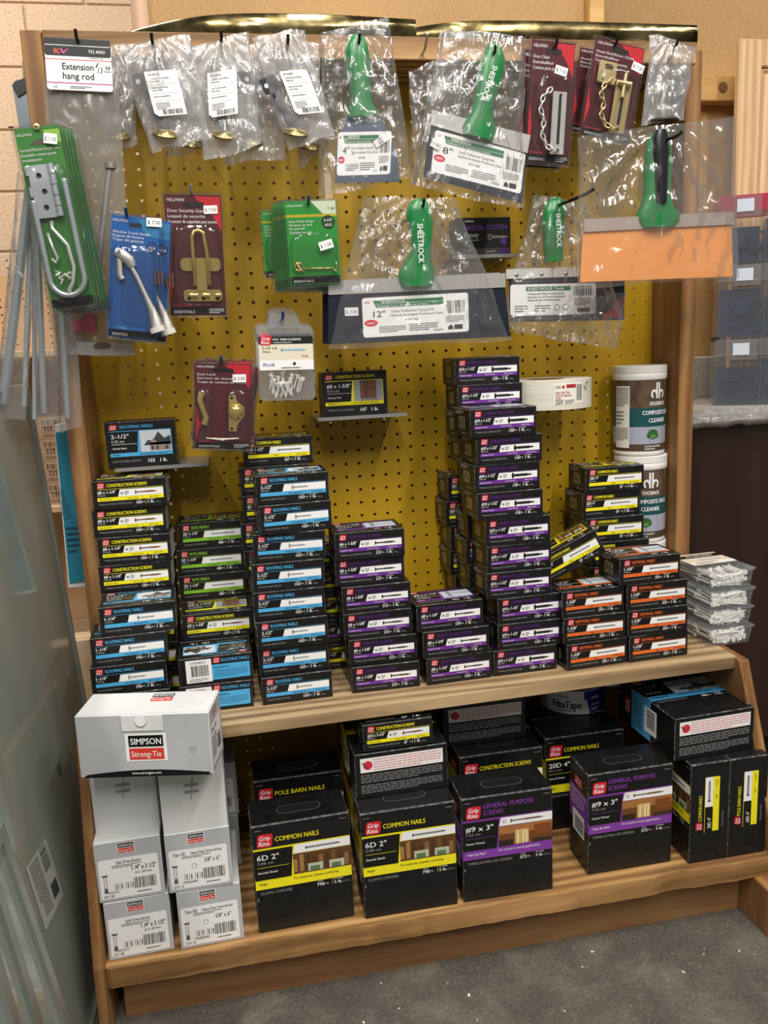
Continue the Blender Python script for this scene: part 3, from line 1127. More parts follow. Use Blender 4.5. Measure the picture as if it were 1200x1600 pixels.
def side_panel(xt, xb, t, prof):
    """board with a slanting front edge, its foot set a little further out than its head"""
    m = MB()
    vs = []
    zmax = max(p[1] for p in prof)
    for off in (0, t):
        for y, z in prof:
            k = 1 - z / zmax
            vs.append((xt + (xb - xt) * k + off, y, z))
    n = len(prof)
    m.add(vs, [(i, (i + 1) % n, n + (i + 1) % n, n + i) for i in range(n)] + [tuple(range(n)), tuple(range(2 * n - 1, n - 1, -1))], PINE_Z)
    return m


rk(side_panel(-.8125, -.8125, .0150, [(-.01, 0), (-.392, 0), (-.392, .128), (-.312, .460), (-.01, .460)]), 'side_panel', bevel=.0015)
rk(side_panel(.304, .350, .019, [(-.01, .088), (-.40, .088), (-.39, .13), (-.312, .464), (-.01, .464)]), 'side_panel', bevel=.0015)

m = MB()
m.box(.302, -.43, 0, .331, -.01, .0875, PINE_Z, .001)
rk(m, 'leg_board')

# ================================================================ upper shelf cartons
CY = CP[1]


def X25(x, y):
    """carry a measured x from the plane y=-.25 to the plane y along the line of sight"""
    return CP[0] + (x - CP[0]) * (y - CY) / (-.25 - CY)


ORD = ['bottom', 'second from the bottom', 'third from the bottom', 'fourth from the bottom', 'fifth from the bottom',
       'sixth from the bottom', 'seventh from the bottom', 'eighth from the bottom', 'ninth from the bottom',
       'tenth from the bottom', 'eleventh from the bottom', 'twelfth from the bottom']


def stack(items, y, where, group, pitch=.0469, z0=ZU, k0=0):
    """items from the bottom up: (kind, left x at y=-.25 or None, look, dy, yaw)"""
    x = None
    n = len(items)
    for i, (k, xl, look, dy, yaw, *rest) in enumerate(items):
        x = xl if xl is not None else x
        opts = rest[0] if rest else {}
        rank = 'topmost' if i == n - 1 and n > 1 else ORD[i + k0]
        put_small(k, X25(x, y) + 0.0, y + dy, z0 + .0004 + (i + k0) * pitch, '%s, %s %s' % (look, rank, where), group,
                  yaw=yaw, sz=(pitch - .0003) / BH, **opts)


G = 'one-pound cartons stacked on the upper shelf'
# front left column and the one behind it
R1 = 'blue-banded roofing nail carton'
stack([('roof114', -.790, R1, 0, 0), ('roof114', -.792, R1, 0, 1), ('roof114', -.787, R1, .0, 2), ('roof114', -.769, R1, .002, 2)],
      -.262, 'in the far left front stack', G, .0478)
C1 = 'yellow-banded construction screw carton'
stack([('constr114', -.762, C1, 0, 0)] * 4 + [('constr114', -.762, C1, 0, 0, {'pale_end': True}), ('constr114', -.759, C1, 0, -1, {'pale_end': True}),
      ('constr114', -.762, C1, 0, 1, {'pale_end': True}), ('constr114', -.757, C1, -.004, 0, {'pale_end': True})],
      -.170, 'of the stack against the left post', G, .0472)
# second column
R2 = 'roofing nail carton showing bar code and blue panel'
stack([('roof212', -.658, R2, 0, 0, {'mode': 'code'}), ('roof212', -.655, R2, 0, 1, {'mode': 'code'})], -.262, 'in front of the box nails', G)
C2 = 'yellow-banded construction screw carton'
stack([('constr158', -.650, C2, 0, 0), ('constr158', -.650, C2, 0, 0), ('constr158', -.643, C2, 0, 0)], -.178, 'behind the bar-coded cartons', G)
B1 = 'green-banded box nail carton'
stack([('boxnail', -.642, B1, 0, 0)] * 4 + [('boxnail', -.642, B1, 0, 0), ('boxnail', -.636, B1, 0, 0)], -.096, 'of the green-banded stack', G)
# third column: eight roofing cartons, common nails behind
R3 = 'blue-banded 2-1/2 inch roofing nail carton'
stack([('roof212', -.526, R3, -.012, 1.5), ('roof212', -.528, R3, -.004, 1), ('roof212', -.527, R3, -.010, 2), ('roof212', -.5285, R3, 0, 0),
       ('roof212', -.527, R3, 0, 0), ('roof212', -.522, R3, .004, -2), ('roof212', -.509, R3, -.004, 4), ('roof212', -.511, R3, .002, 1)],
      -.252, 'of the tall stack', G, .0473)
N1 = 'yellow-banded common nail carton'
stack([('common4', -.527, N1, 0, 0), ('common4', -.530, N1, 0, 0), ('common4', -.535, N1, 0, 0), ('common4', -.532, N1, 0, 0), ('common4', -.537, N1, 0, 0),
       ('common4', -.539, N1, 0, 0), ('common4', -.534, N1, 0, 0), ('common4', -.534, N1, .004, 0), ('common4', -.525, N1, .012, 0)],
      -.158, 'behind the 2-1/2 inch roofing nails', G, .0475)
# between third and fourth columns, in the dark
N2 = 'dark yellow-banded carton'
stack([('common4', -.430, N2, 0, 0), ('lamin', -.432, 'dark purple-banded carton', 0, 0), ('common4', -.434, N2, 0, 0),
       ('common4', -.430, N2, 0, 0), ('common4', -.425, N2, 0, 0)], -.140, 'in the gap left of the trim head screws', G)
# trim head screws
T1 = 'purple-banded trim head screw carton'
stack([('trim', -.376, T1, -.006, -1), ('trim', -.377, T1, 0, 0), ('trim', -.384, T1, 0, 0), ('trim', -.384, T1, 0, 0), ('trim', -.392, T1, .006, 0),
       ('trim', -.391, T1, 0, 0)], -.253, 'of the trim head screw stack', G, .0460)
# cement board screws
E1 = 'purple-banded cement board screw carton'
stack([('cement', -.245, E1, 0, 2), ('cement', -.250, E1, 0, 1), ('cement', -.259, E1, 0, 2)], -.263, 'of the cement board screw stack', G, .0478)
# laminator screws, front and back columns
L1 = 'purple-banded laminator screw carton'
stack([('lamin', -.126, L1, 0, 1), ('lamin', -.117, L1, 0, 1), ('lamin', -.116, L1, 0, 2), ('lamin', -.135, L1, .002, 0), ('lamin', -.133, L1, .002, 2),
       ('lamin', -.135, L1, .002, 1), ('lamin', -.149, L1, 0, 1), ('lamin', -.151, L1, .003, 3), ('lamin', -.147, L1, .002, 3), ('lamin', -.158, L1, -.002, 3)],
      -.258, 'of the front purple-banded tower', G, .0463)
stack([('lamin', -.168, L1, 0, 0), ('lamin', -.166, L1, 0, 0), ('lamin', -.163, L1, 0, 0), ('lamin', -.166, L1, 0, 0), ('lamin', -.170, L1, 0, 0),
       ('lamin', -.166, L1, 0, 0), ('lamin', -.158, L1, 0, 1), ('lamin', -.160, L1, 0, 0), ('lamin', -.172, L1, 0, 0), ('lamin', -.178, L1, 0, 0),
       ('lamin', -.177, L1, 0, 0), ('lamin', -.181, L1, 0, 0)], -.174, 'of the taller tower behind the front one', G, .0453)
S1 = 'yellow-banded 16D nail carton'
stack([('common16', -.186, S1, 0, 0), ('common16', -.188, S1, 0, 0), ('common16', -.190, S1, 0, 0), ('common16', -.198, S1, 0, 0), ('common16', -.196, S1, 0, 0),
       ('common16', -.203, S1, 0, 0), ('common16', -.198, S1, 0, 0)], -.090, 'half hidden behind the laminator screws', G, .0470)
# drywall nails
D1 = 'orange-banded 1-3/8 inch drywall nail carton'
D2 = 'orange-banded 1-5/8 inch drywall nail carton'
stack([('dry138', .008, D1, -.004, 4), ('dry138', .003, D1, 0, 1), ('dry138', .001, D1, 0, 2)], -.268, 'of the shorter orange-banded stack', G, .0476)
stack([('dry158', .128, D2, 0, 3), ('dry158', .124, D2, 0, 1), ('dry158', .122, D2, 0, 1), ('dry138', .107, D1, -.002, 2)], -.268, 'at the right end', G, .0480)
# 20D common nails behind, and the tipped carton
V1 = 'yellow-banded 20D nail carton'
stack([('common20', .052, V1, 0, 0), ('common20', .052, V1, 0, 0), ('common20', .052, V1, 0, 0), ('sinker', .056, 'yellow-banded sinker nail carton', 0, 0),
       ('common20', .045, V1, 0, 0), ('common20', .039, V1, .002, 1), ('common20', .044, V1, 0, 0)], -.136, 'of the stack beside the white pails', G, .0474)
put_small('common20', -.014, -.222, .612, 'black 20D common nail carton tipped over, leaning up to the right', G, roll=27, yaw=-8)

# standing cartons on small metal brackets
bk = metal('galvanised_bracket', 'a8a8a6', 0.4)


def bracket(xa, xb, y0, z, label, hooks):
    m = MB()
    m.box(xa, y0, z - .002, xb, -.001, z, bk)
    m.box(xa, y0 - .001, z - .002, xb, y0, z + .004, bk)
    o = m.build('shelf_bracket')
    setp(o, label, 'bracket')
    for x in hooks:
        h = MB()
        h.tube([(x, -.001, z - .006), (x, y0 + .01, z - .006), (x, y0 + .004, z - .005)], .0022, STEEL, 8)
        kid(o, h.build('support_pin', o))
    return o


xa = at(170.7, 743, y=-.115).x
put_small('roof212', xa, -.115, .8535, 'black roofing nail carton standing upright, house picture on its front', 'cartons standing on brackets', mode='broad', sx=.98)
bracket(xa + .012, xa + .165, -.13, .853, 'small galvanised bracket under the upright roofing nail carton', [xa + .11])
xc = at(505, 655, y=-.10).x
put_small('constr158', xc, -.10, .9165, 'black construction screw carton standing upright, door picture on its front', 'cartons standing on brackets', mode='broad', yaw=0)
bracket(xc - .012, xc + .145, -.125, .916, 'small galvanised bracket under the upright construction screw carton', [xc + .01, xc + .105])

# ================================================================ lower shelf
G5 = 'five-pound cartons on the lower shelf'
z5 = ZL + .0005
put_big('common6', -.562, -.362, z5, 'black five-pound common nail carton with yellow band, left of its twin', G5, yaw=1.5)
put_big('common6', -.3903, -.3705, z5, 'black five-pound common nail carton with yellow band, under the screw carton', G5)
put_big('gp9', -.224, -.370, z5, 'black five-pound general purpose screw carton, purple band, beside the common nails', G5, yaw=-.8)
put_big('gp9', .004, -.352, z5, 'black five-pound general purpose screw carton, purple band and bar code side showing', G5)
put_big('pole', -.553, -.2205, z5, 'black pole barn nail carton standing behind the left common nails', G5)
put_big('constr5', -.1873, -.2334, z5, 'black construction screw carton behind the left purple-banded carton', G5)
put_big('common20', -.0158, -.2079, z5, 'black 20D common nail carton behind the right purple-banded carton', G5)
put_big('common6', -.385, -.281, z5, 'black nail carton in the second row under the warning-labelled carton', G5)
put_big('constr5', -.18, -.148, z5, 'black screw carton at the back under the warning-labelled carton', G5)
put_big('common20', -.01, -.124, z5, 'black nail carton at the back under the mesh tape rolls', G5)
for k, x, lab in (('common20', .1855, 'black 20D common nail carton turned sideways on the lower shelf'),
                  ('pole', .2595, 'black pole barn nail carton turned sideways at the right end')):
    o = put_big(k, x, -.211, z5, lab, G5)
    o.rotation_euler = (0, 0, math.radians(-90))
    o.scale = (1, .945, 1)


def lying(k, x, y, z, label, yaw=0):
    """carton on its back: front face up, underside towards the viewer"""
    o = put_big(k, x, y, z, label, G5)
    o.rotation_euler = (math.radians(-90), 0, math.radians(yaw))
    o.location.z = z + FD
    return o


zt = z5 + FH + .0022
lying('common6', -.3886, -.3277, zt, 'black carton on its back, white warning label, under the small screw carton', 1)
lying('constr5', -.203, -.189, zt, 'black carton on its back, white warning label, under the upper shelf')
lying('roof5', .163, -.350, zt, 'black roofing nail carton with blue band lying on its back', 3)
put_small('constr10', -.3725, -.3255, zt + FD + .002, 'black construction screw carton on top of the warning-labelled carton', G5, yaw=1)

# ================================================================ white anchor cartons, lower left
GREYC = mk('grey_white_carton', lambda t: (t.l(t.ramp(t.noise(t.coord(), 12, 4), [(0.3, 'a5a6aa'), (0.7, 'b4b5b9')]), t.b.inputs['Base Color']),
                                           t.b.inputs['Roughness'].__setattr__('default_value', .5)))
WHITEC = mk('white_carton', lambda t: (t.l(t.ramp(t.noise(t.coord(), 9, 4), [(0.3, 'c9cacc'), (0.7, 'd8d8da')]), t.b.inputs['Base Color']),
                                       t.b.inputs['Roughness'].__setattr__('default_value', .55)))
TIERED = ink('cf3a2c')


def tie_logo(A, u, v, w, h, l=2, border=True):
    if border:
        A.rect(u - w * .05, v - h * .06, u + w * 1.05, v + h * 1.06, WHITE, l - 1)
    A.rect(u, v + h * .53, u + w, v + h, BLK, l)
    A.text('SIMPSON', u + w * .06, v + h * .63, h * .26, WHITE, l + 1, w=w * .88, bold=.04)
    A.rect(u, v, u + w, v + h * .47, TIERED, l)
    A.text('Strong-Tie', u + w * .06, v + h * .12, h * .24, WHITE, l + 1, w=w * .86, bold=.02)


def anchor_box(split):
    w, h, d = .0975, .0995, .15
    m = MB()
    m.box(0, 0, 0, w, d, h, GREYC, .001, WHITEC)
    A = front(m)
    tie_logo(A, w * .36, h * .80, w * .24, h * .155)
    o = m.build('anchor_box')
    s = MB()
    s.prism(rrpts(w * .90, h * .66, .003, 3, w * .04, h * .05), 'y', -.0003, -.0001, WHITE)
    B = Art(s, (w * .04, -.0003, h * .05), (1, 0, 0), (0, 0, 1), (0, -1, 0))
    W, H = w * .9, h * .66
    if split:
        B.text('Split Drive Anchor', W * .30, H * .86, H * .085, BLK, 1, w=W * .42, bold=.02)
        B.text('1 /4" x 3 1/2"', W * .55, H * .66, H * .12, BLK, 1, w=W * .41, bold=.04)
        B.text('(6.5 x 89 mm)', W * .60, H * .56, H * .06, BLK, 1, w=W * .28, bold=.02)
        B.text('CSD25312', W * .10, H * .13, H * .06, BLK, 1, w=W * .2)
        B.text('QTY: 100', W * .04, H * .03, H * .07, BLK, 1, w=W * .17, bold=.03)
    else:
        B.text('Titen HD', W * .07, H * .85, H * .095, BLK, 1, w=W * .22, bold=.02)
        B.text('Heavy Duty Screw Anchor', W * .38, H * .86, H * .075, BLK, 1, w=W * .54, bold=.02)
        B.text('5/8" x 6"', W * .60, H * .62, H * .11, BLK, 1, w=W * .27, bold=.02)
        B.text('THDB62600H', W * .20, H * .13, H * .06, BLK, 1, w=W * .26)
        B.text('QTY: 10', W * .04, H * .03, H * .07, BLK, 1, w=W * .17, bold=.02)
        B.disc(W * .42, H * .56, H * .06, ink('555555'), 1)
        B.disc(W * .42, H * .56, H * .05, WHITE, 2)
    B.lines(W * .22, H * .76, W * .72, H * .84, 2, ink('444444'), 1)
    B.bars(W * .57, H * .18, W * .95, H * .46, BLK, 1, 11, 22)
    B.lines(W * .60, H * .06, W * .95, H * .12, 1, ink('444444'), 1)
    # outline drawings of the anchor
    g = ink('5a5a5a')
    B.poly([(W * .03, H * .62), (W * .15, H * .62), (W * .115, H * .56), (W * .065, H * .56)], g, 1)
    B.rect(W * .065, H * .28, W * .115, H * .56, g, 1)
    B.rect(W * .075, H * .29, W * .105, H * .57, WHITE, 2)
    B.poly([(W * .055, H * .16), (W * .125, H * .16), (W * .115, H * .3), (W * .065, H * .3)], g, 1)
    for k in (.24, .32, .42, .50):
        B.rect(W * k, H * .20, W * (k + .008), H * .38, g, 1)
        B.rect(W * (k + .03), H * .22, W * (k + .05), H * .36, g, 1)
    kid(o, s.build('paper_label', o))
    return o


def put_anchor(split, x, y, z, label, yaw=0, protos={}):
    if split not in protos:
        o = protos[split] = anchor_box(split)
    else:
        o = dup(protos[split])
    o.location, o.rotation_euler = (x, y, z), (0, 0, math.radians(yaw))
    return setp(o, label, 'box', 'grey and white anchor boxes')


b1 = put_anchor(True, -.792, -.3685, z5, 'grey-white split drive anchor box at the bottom left on the lower shelf', 2)
b2 = put_anchor(False, -.683, -.3700, z5, 'grey-white screw anchor box on the shelf, right of the split drive anchors', 2)
b3 = put_anchor(True, -.796, -.3685, z5 + .1008, 'opened grey-white split drive anchor box stacked at the far left', 1)
b4 = put_anchor(False, -.692, -.3710, z5 + .1008, 'opened grey-white screw anchor box stacked on its twin', 1)
put_anchor(False, -.682, -.165, z5, 'grey-white anchor box in shadow at the back left, lower one')
put_anchor(False, -.679, -.165, z5 + .1008, 'grey-white anchor box in shadow at the back left, upper one')


def flap(box, y, hgt):
    m = MB()
    w = .0965
    m.box(.0005, y, .0998, w, y + .0012, .0998 + hgt, WHITEC)
    A = front(m, y=y)
    for k in (0, 1):
        A.rect(w * .38, .0998 + hgt * (.50 + .09 * k), w * .60, .0998 + hgt * (.54 + .09 * k), ink('8f8f93'), 1)
    A.poly([(w * .47, .0998 + hgt * .42), (w * .485, .0998 + hgt * .42), (w * .53, .0998 + hgt * .72), (w * .515, .0998 + hgt * .72)], ink('8f8f93'), 2)
    f = m.build('lid_flap', box)
    s = MB()
    s.box(w, y + .004, .0998, w + .001, .13, .0998 + hgt * .82, GREYC)
    s.build('side_flap', box)
    return f


flap(b3, .035, .118)
m = MB()
m.box(.001, .001, .0995, .0965, .149, .1001, WHITEC)
m.build('inner_lining', b3)
flap(b4, .0015, .124)

# large white carton across the top
m = MB()
w, h, d = .190, .096, .078
m.box(0, 0, 0, w, d, h, GREYC, .0012, WHITEC)
A = front(m)
A.rect(.0, .001, w, .002, BLK, 1)
A.poly([(w * .02, .0015), (w * .98, .0015), (w * .97, h * .06)] + [(w * (.95 - .9 * i / 8), h * (.06 + .06 * math.sin(math.pi * i / 8))) for i in range(9)], BLK, 1)
A.text('www.strongtie.com', w * .5, h * .05, h * .045, WHITE, 2, w=w * .22, align='c', bold=0)
A.rect(w * .36, h * .26, w * .67, h * .70, WHITE, 2)
tie_logo(A, w * .385, h * .285, w * .26, h * .385, 3, False)
A.lines(w * .83, h * .36, w * .89, h * .48, 3, ink('9a9b9f'), 1)
T = Art(m, (0, 0, h), (1, 0, 0), (0, 1, 0), (0, 0, 1))
T.rect(0.002, 0.002, w - .002, d - .002, WHITEC, 1)
tie_logo(T, w * .50, d * .55, w * .17, d * .34, 3)
Rr = Art(m, (w, 0, 0), (0, 1, 0), (0, 0, 1), (1, 0, 0))
Rr.rect(d * .08, h * .10, d * .86, h * .74, WHITE, 1)
Rr.bars(d * .55, h * .2, d * .8, h * .45, BLK, 2, 3, 14)
Rr.text('Titen HD', d * .12, h * .62, h * .06, BLK, 2, w=d * .4)
Rr.lines(d * .12, h * .2, d * .5, h * .56, 6, ink('555555'), 2)
tie_logo(Rr, d * .3, h * .80, d * .3, h * .14)
big = m.build('anchor_box')
setp(big, 'large white anchor carton with black and red logo lying across the opened boxes', 'box', 'grey and white anchor boxes')
s = MB()
s.box(w * .345, -.0012, h * .74, w * .655, -.0002, h * .985, WHITEC, .0004)
B = front(s, y=-.0012)
B.disc(w * .49, h * .88, h * .09, ink('8b8c90'), 1)
B.disc(w * .49, h * .90, h * .085, WHITE, 2)
s.build('tuck_tab', big)
big.location, big.rotation_euler = (-.7930, -.405, .4495), (0, math.radians(.6), math.radians(-11.0))

# ================================================================ pails
def pail(phi_logo, phi_info, label):
    Rp, H = .0495, .1700
    whitep = ink('dedcd8', .35, 0, .2)
    m = MB()
    m.lathe([(0, 0), (.044, 0), (Rp - .001, .004), (Rp - .001, .1400)], whitep, 64)
    o = m.build('cleaner_pail', smooth=40)
    b = MB()
    m = b

    def warp(phi0):
        def f(u, v, l):
            a = phi0 + u / Rp
            return ((Rp - .0006 + l) * math.cos(a), (Rp - .0006 + l) * math.sin(a), v)
        return f
    ph = math.radians(phi_logo)
    A = Art(b, (0, 0, 0), (1, 0, 0), (0, 0, 1), (0, 0, 0), warp(ph))

    def band(z0_, z1_, mat, l=0.5):
        n = 64
        vs = []
        for k in range(n):
            a = 2 * math.pi * k / n
            rr = Rp - .0006 + l * .00022
            vs += [(rr * math.cos(a), rr * math.sin(a), z0_), (rr * math.cos(a), rr * math.sin(a), z1_)]
        b.add(vs, [(2 * k, 2 * ((k + 1) % n), 2 * ((k + 1) % n) + 1, 2 * k + 1) for k in range(n)], mat)
    band(.0104, .0237, ink('4c3a2c'))
    band(.0237, .0563, ink('9a9cac'))
    band(.0563, .0920, ink('14484c'))
    band(.0920, .1440, mk('brown_wrap', wood('45352a', '564334', '62503e', 'X', .35, 3)))
    A.text('DUCKBACK', 0, .0965, .0072, WHITE, 4, w=.034, bold=.05, align='c')
    # twin-letter emblem
    for sgn in (-1, 1):
        pts = []
        for k in range(17):
            a = math.radians(-70 + 265 * k / 16)
            pts.append((sgn * (.009 + .0065 * math.cos(a)), .1175 + .0085 * math.sin(a)))
        for i in range(16):
            (x0, z0_), (x1, z1_) = pts[i], pts[i + 1]
            c = (sgn * .009, .1175)
            q0 = (c[0] + (x0 - c[0]) * .5, c[1] + (z0_ - c[1]) * .5)
            q1 = (c[0] + (x1 - c[0]) * .5, c[1] + (z1_ - c[1]) * .5)
            A.poly([(x0, z0_), (x1, z1_), q1, q0], WHITE, 4)
        A.poly([(sgn * .001, .109), (sgn * .0045, .109), (sgn * .0045, .139), (sgn * .001, .139)], WHITE, 4)
    A.text('COMPOSITE DECK', .004, .0790, .0082, WHITE, 4, w=.070, bold=.05, align='c')
    A.text('CLEANER', 0, .0645, .0082, WHITE, 4, w=.038, bold=.05, align='c')
    A.poly([(-.016, .024), (-.0155, .024), (-.020, .056), (-.0205, .056)], ink('5a5c66'), 2)
    A.poly([(.018, .024), (.0185, .024), (.013, .056), (.0125, .056)], ink('5a5c66'), 2)
    r = random.Random(4)
    for k in range(9):
        a = math.radians(200 * k / 8 - 10)
        c = (-.010 + .008 * math.cos(a), .040 + .008 * math.sin(a))
        A.disc(c[0], c[1], .0045, ink('2c5a2c'), 3 + k % 2, 10, .0035)
    A.disc(-.010, .039, .0075, ink('376b30'), 5, 14, .006)
    A.poly([(-.018, .034), (-.010, .039), (.002, .043), (-.009, .0375)], ink('9fc070'), 6)
    A.text('CAUTION: EYE IRRITANT', -.026, .0175, .0034, WHITE, 2, w=.034, bold=.03)
    A.lines(-.026, .0125, .004, .016, 1, WHITE, 2)
    B2 = Art(b, (0, 0, 0), (1, 0, 0), (0, 0, 1), (0, 0, 0), warp(math.radians(phi_info)))
    B2.rect(-.016, .0165, .016, .1335, ink('d4d2c8'), 3)
    B2.lines(-.014, .095, .014, .131, 9, ink('4a4a46'), 4)
    B2.lines(-.014, .030, .014, .055, 8, ink('4a4a46'), 4, 3)
    B2.lines(-.014, .060, .004, .088, 4, ink('6a6a66'), 4, 5)
    b.build('wrap_label', o)
    l = MB()
    l.lathe([(Rp + .0003, .1440), (Rp + .0010, .1452), (Rp + .0010, .1555), (Rp + .0002, .1565), (Rp + .0012, .1572), (Rp + .0012, .1690), (Rp - .0005, .1700), (0, .1700)], whitep, 64)
    l.build('lid', o, smooth=40)
    setp(o, label, 'pail', 'stacked cleaner pails')
    return o


for i, (x, pl, lab) in enumerate(((.243, -92, 'white-lidded brown deck cleaner pail at the bottom, mostly hidden by nail cartons'),
                                  (.2425, -92, 'white-lidded brown deck cleaner pail in the middle of the three'),
                                  (.2385, -74, 'white-lidded brown deck cleaner pail on top of the three'))):
    p = pail(pl, pl - 82, lab)
    p.location = (x, -.060, ZU + .0008 + i * .1705)


# ================================================================ rolls of tape
def roll(name, Rr, H, mat, art, label, loc, grp=None):
    m = MB()
    m.lathe([(.035, 0), (Rr, 0), (Rr, H), (.035, H)], mat, 96, close=True)
    o = m.build(name, smooth=35)
    b = MB()

    def w(phi0):
        return lambda u, v, l: ((Rr + .0002 + l) * math.cos(phi0 + u / Rr), (Rr + .0002 + l) * math.sin(phi0 + u / Rr), v)
    art(b, w, H)
    b.build('printed_band', o)
    c = MB()
    c.lathe([(.0335, .0005), (.0352, .0005), (.0352, H - .0005), (.0335, H - .0005)], ink('8a6a48', .8), 40, close=True)
    c.build('core', o, smooth=35)
    o.location = loc
    return setp(o, label, 'tape', grp)


def art_paper(b, w, H):
    A = Art(b, (0,) * 3, (1, 0, 0), (0, 0, 1), (0,) * 3, w(math.radians(-84)))
    A.rect(-.025, H * .18, .035, H * .92, ink('e2e0d8'), 1)
    A.text('USG', -.022, H * .74, H * .09, ink('444444'), 3, w=.009)
    A.disc(-.008, H * .78, H * .05, ink('b02030'), 3)
    A.rect(-.002, H * .74, .017, H * .86, ink('a82838'), 3)
    A.text('Paper Joint Tape', -.022, H * .56, H * .08, ink('a83040'), 3, w=.026, bold=.02)
    A.text('Cinta de Papel para', -.022, H * .46, H * .08, ink('a83040'), 3, w=.030, bold=.02)
    A.text('Juntas', -.022, H * .37, H * .08, ink('a83040'), 3, w=.010, bold=.02)
    A.text("250'", -.022, H * .20, H * .15, BLK, 3, w=.014)
    A.lines(-.005, H * .2, .014, H * .34, 3, ink('666666'), 3)
    A.bars(.019, H * .30, .033, H * .84, ink('333333'), 3, 5, 12)
    r = A
    for (x, z, x2, z2) in ((.038, .80, .040, .68), (.037, .70, .042, .72), (.043, .86, .047, .88), (.047, .88, .046, .78), (.046, .78, .042, .62), (.042, .62, .048, .66), (.050, .92, .051, .84), (.052, .92, .053, .86)):
        dx, dz = x2 - x, (z2 - z) * H
        L = math.hypot(dx, dz)
        nx, nz = -dz / L * .0005, dx / L * .0005
        A.poly([(x - nx, z * H - nz), (x2 - nx, z2 * H - nz), (x2 + nx, z2 * H + nz), (x + nx, z * H + nz)], BLK, 3)


roll('joint_tape_roll', .083, .051, mk('paper_tape', lambda t: (t.l(t.ramp(t.noise(t.coord((1, 1, 60)), 8, 3), [(0.3, 'c8c3b4'), (0.7, 'dbd7ca')]), t.b.inputs['Base Color']),
                                                              t.b.inputs['Roughness'].__setattr__('default_value', .6))),
     art_paper, 'wide roll of white paper joint tape on the yellow pegboard', (.034, -.094, .9125))
for x in (-.02, .085):
    m = MB()
    m.tube([(x, .004, .909), (x, -.14, .909), (x, -.145, .911)], .0026, STEEL, 8)
    setp(m.build('peg_hook'), 'straight steel peg carrying the paper tape roll, %s one' % ('left' if x < 0 else 'right'), 'hook', 'steel pegs under the paper tape roll')


def art_fiba(b, w, H):
    blue = ink('1c2c7c')
    A = Art(b, (0,) * 3, (1, 0, 0), (0, 0, 1), (0,) * 3, w(math.radians(-112)))
    A.rect(-.055, .001, .030, H - .001, ink('e4e4e4'), 1)
    A.rect(.022, .001, .085, H - .001, blue, 2)
    for i in range(8):
        a = H * i / 8
        A.poly([(.022 - .001, a), (.022 + .012 * (1 - i / 8) * 0 + .010 * (1 - i / 8), a), (.022 + .010 * (1 - i / 8), a + H / 8), (.021, a + H / 8)], blue if i > 4 else ink('e4e4e4'), 3)
    A.text('FibaTape', -.040, H * .26, H * .33, BLK, 4, w=.056, bold=.05)
    A.text('PREMIUM DRYWALL', -.030, H * .70, H * .09, ink('7a3a6c'), 4, w=.022, bold=.02)
    A.text('SELF-ADHESIVE DRYWALL TAPE', -.036, H * .12, H * .07, ink('444444'), 4, w=.040)
    A.text('ORIGINAL', .036, H * .62, H * .12, WHITE, 4, w=.018, bold=.02)
    A.text("300' x 1-7/8\"", .036, H * .34, H * .10, WHITE, 4, w=.018, bold=.03)
    A.lines(.036, H * .12, .054, H * .26, 2, WHITE, 4)


for i, (x, y, zz, lab, rz) in enumerate(((.098, -.0670, zt + .0005, 'white and blue mesh tape roll on the cartons under the upper shelf', 0),
                                         (.172, -.0670, zt + .0005 + .049, 'second mesh tape roll resting on top of the first, at its right', 30))):
    o = roll('mesh_tape_roll', .0660, .048, ink('b8bcc4', .6), art_fiba, lab, (x, y, zz), 'mesh tape rolls')
    o.rotation_euler = (0, 0, math.radians(rz))


# ================================================================ clear boxes of white screws
SCRW = ink('f2f1ea', .35, 0, .2)


def screw_mb(m, p, d, L=.055, r=.0017):
    p, d = Vector(p), Vector(d).normalized()
    m.tube([p, p + d * .0015, p + d * .004, p + d * .006, p + d * (L * .9), p + d * L], [.0042, .0042, .0024, r, r, .0003], SCRW, 7)


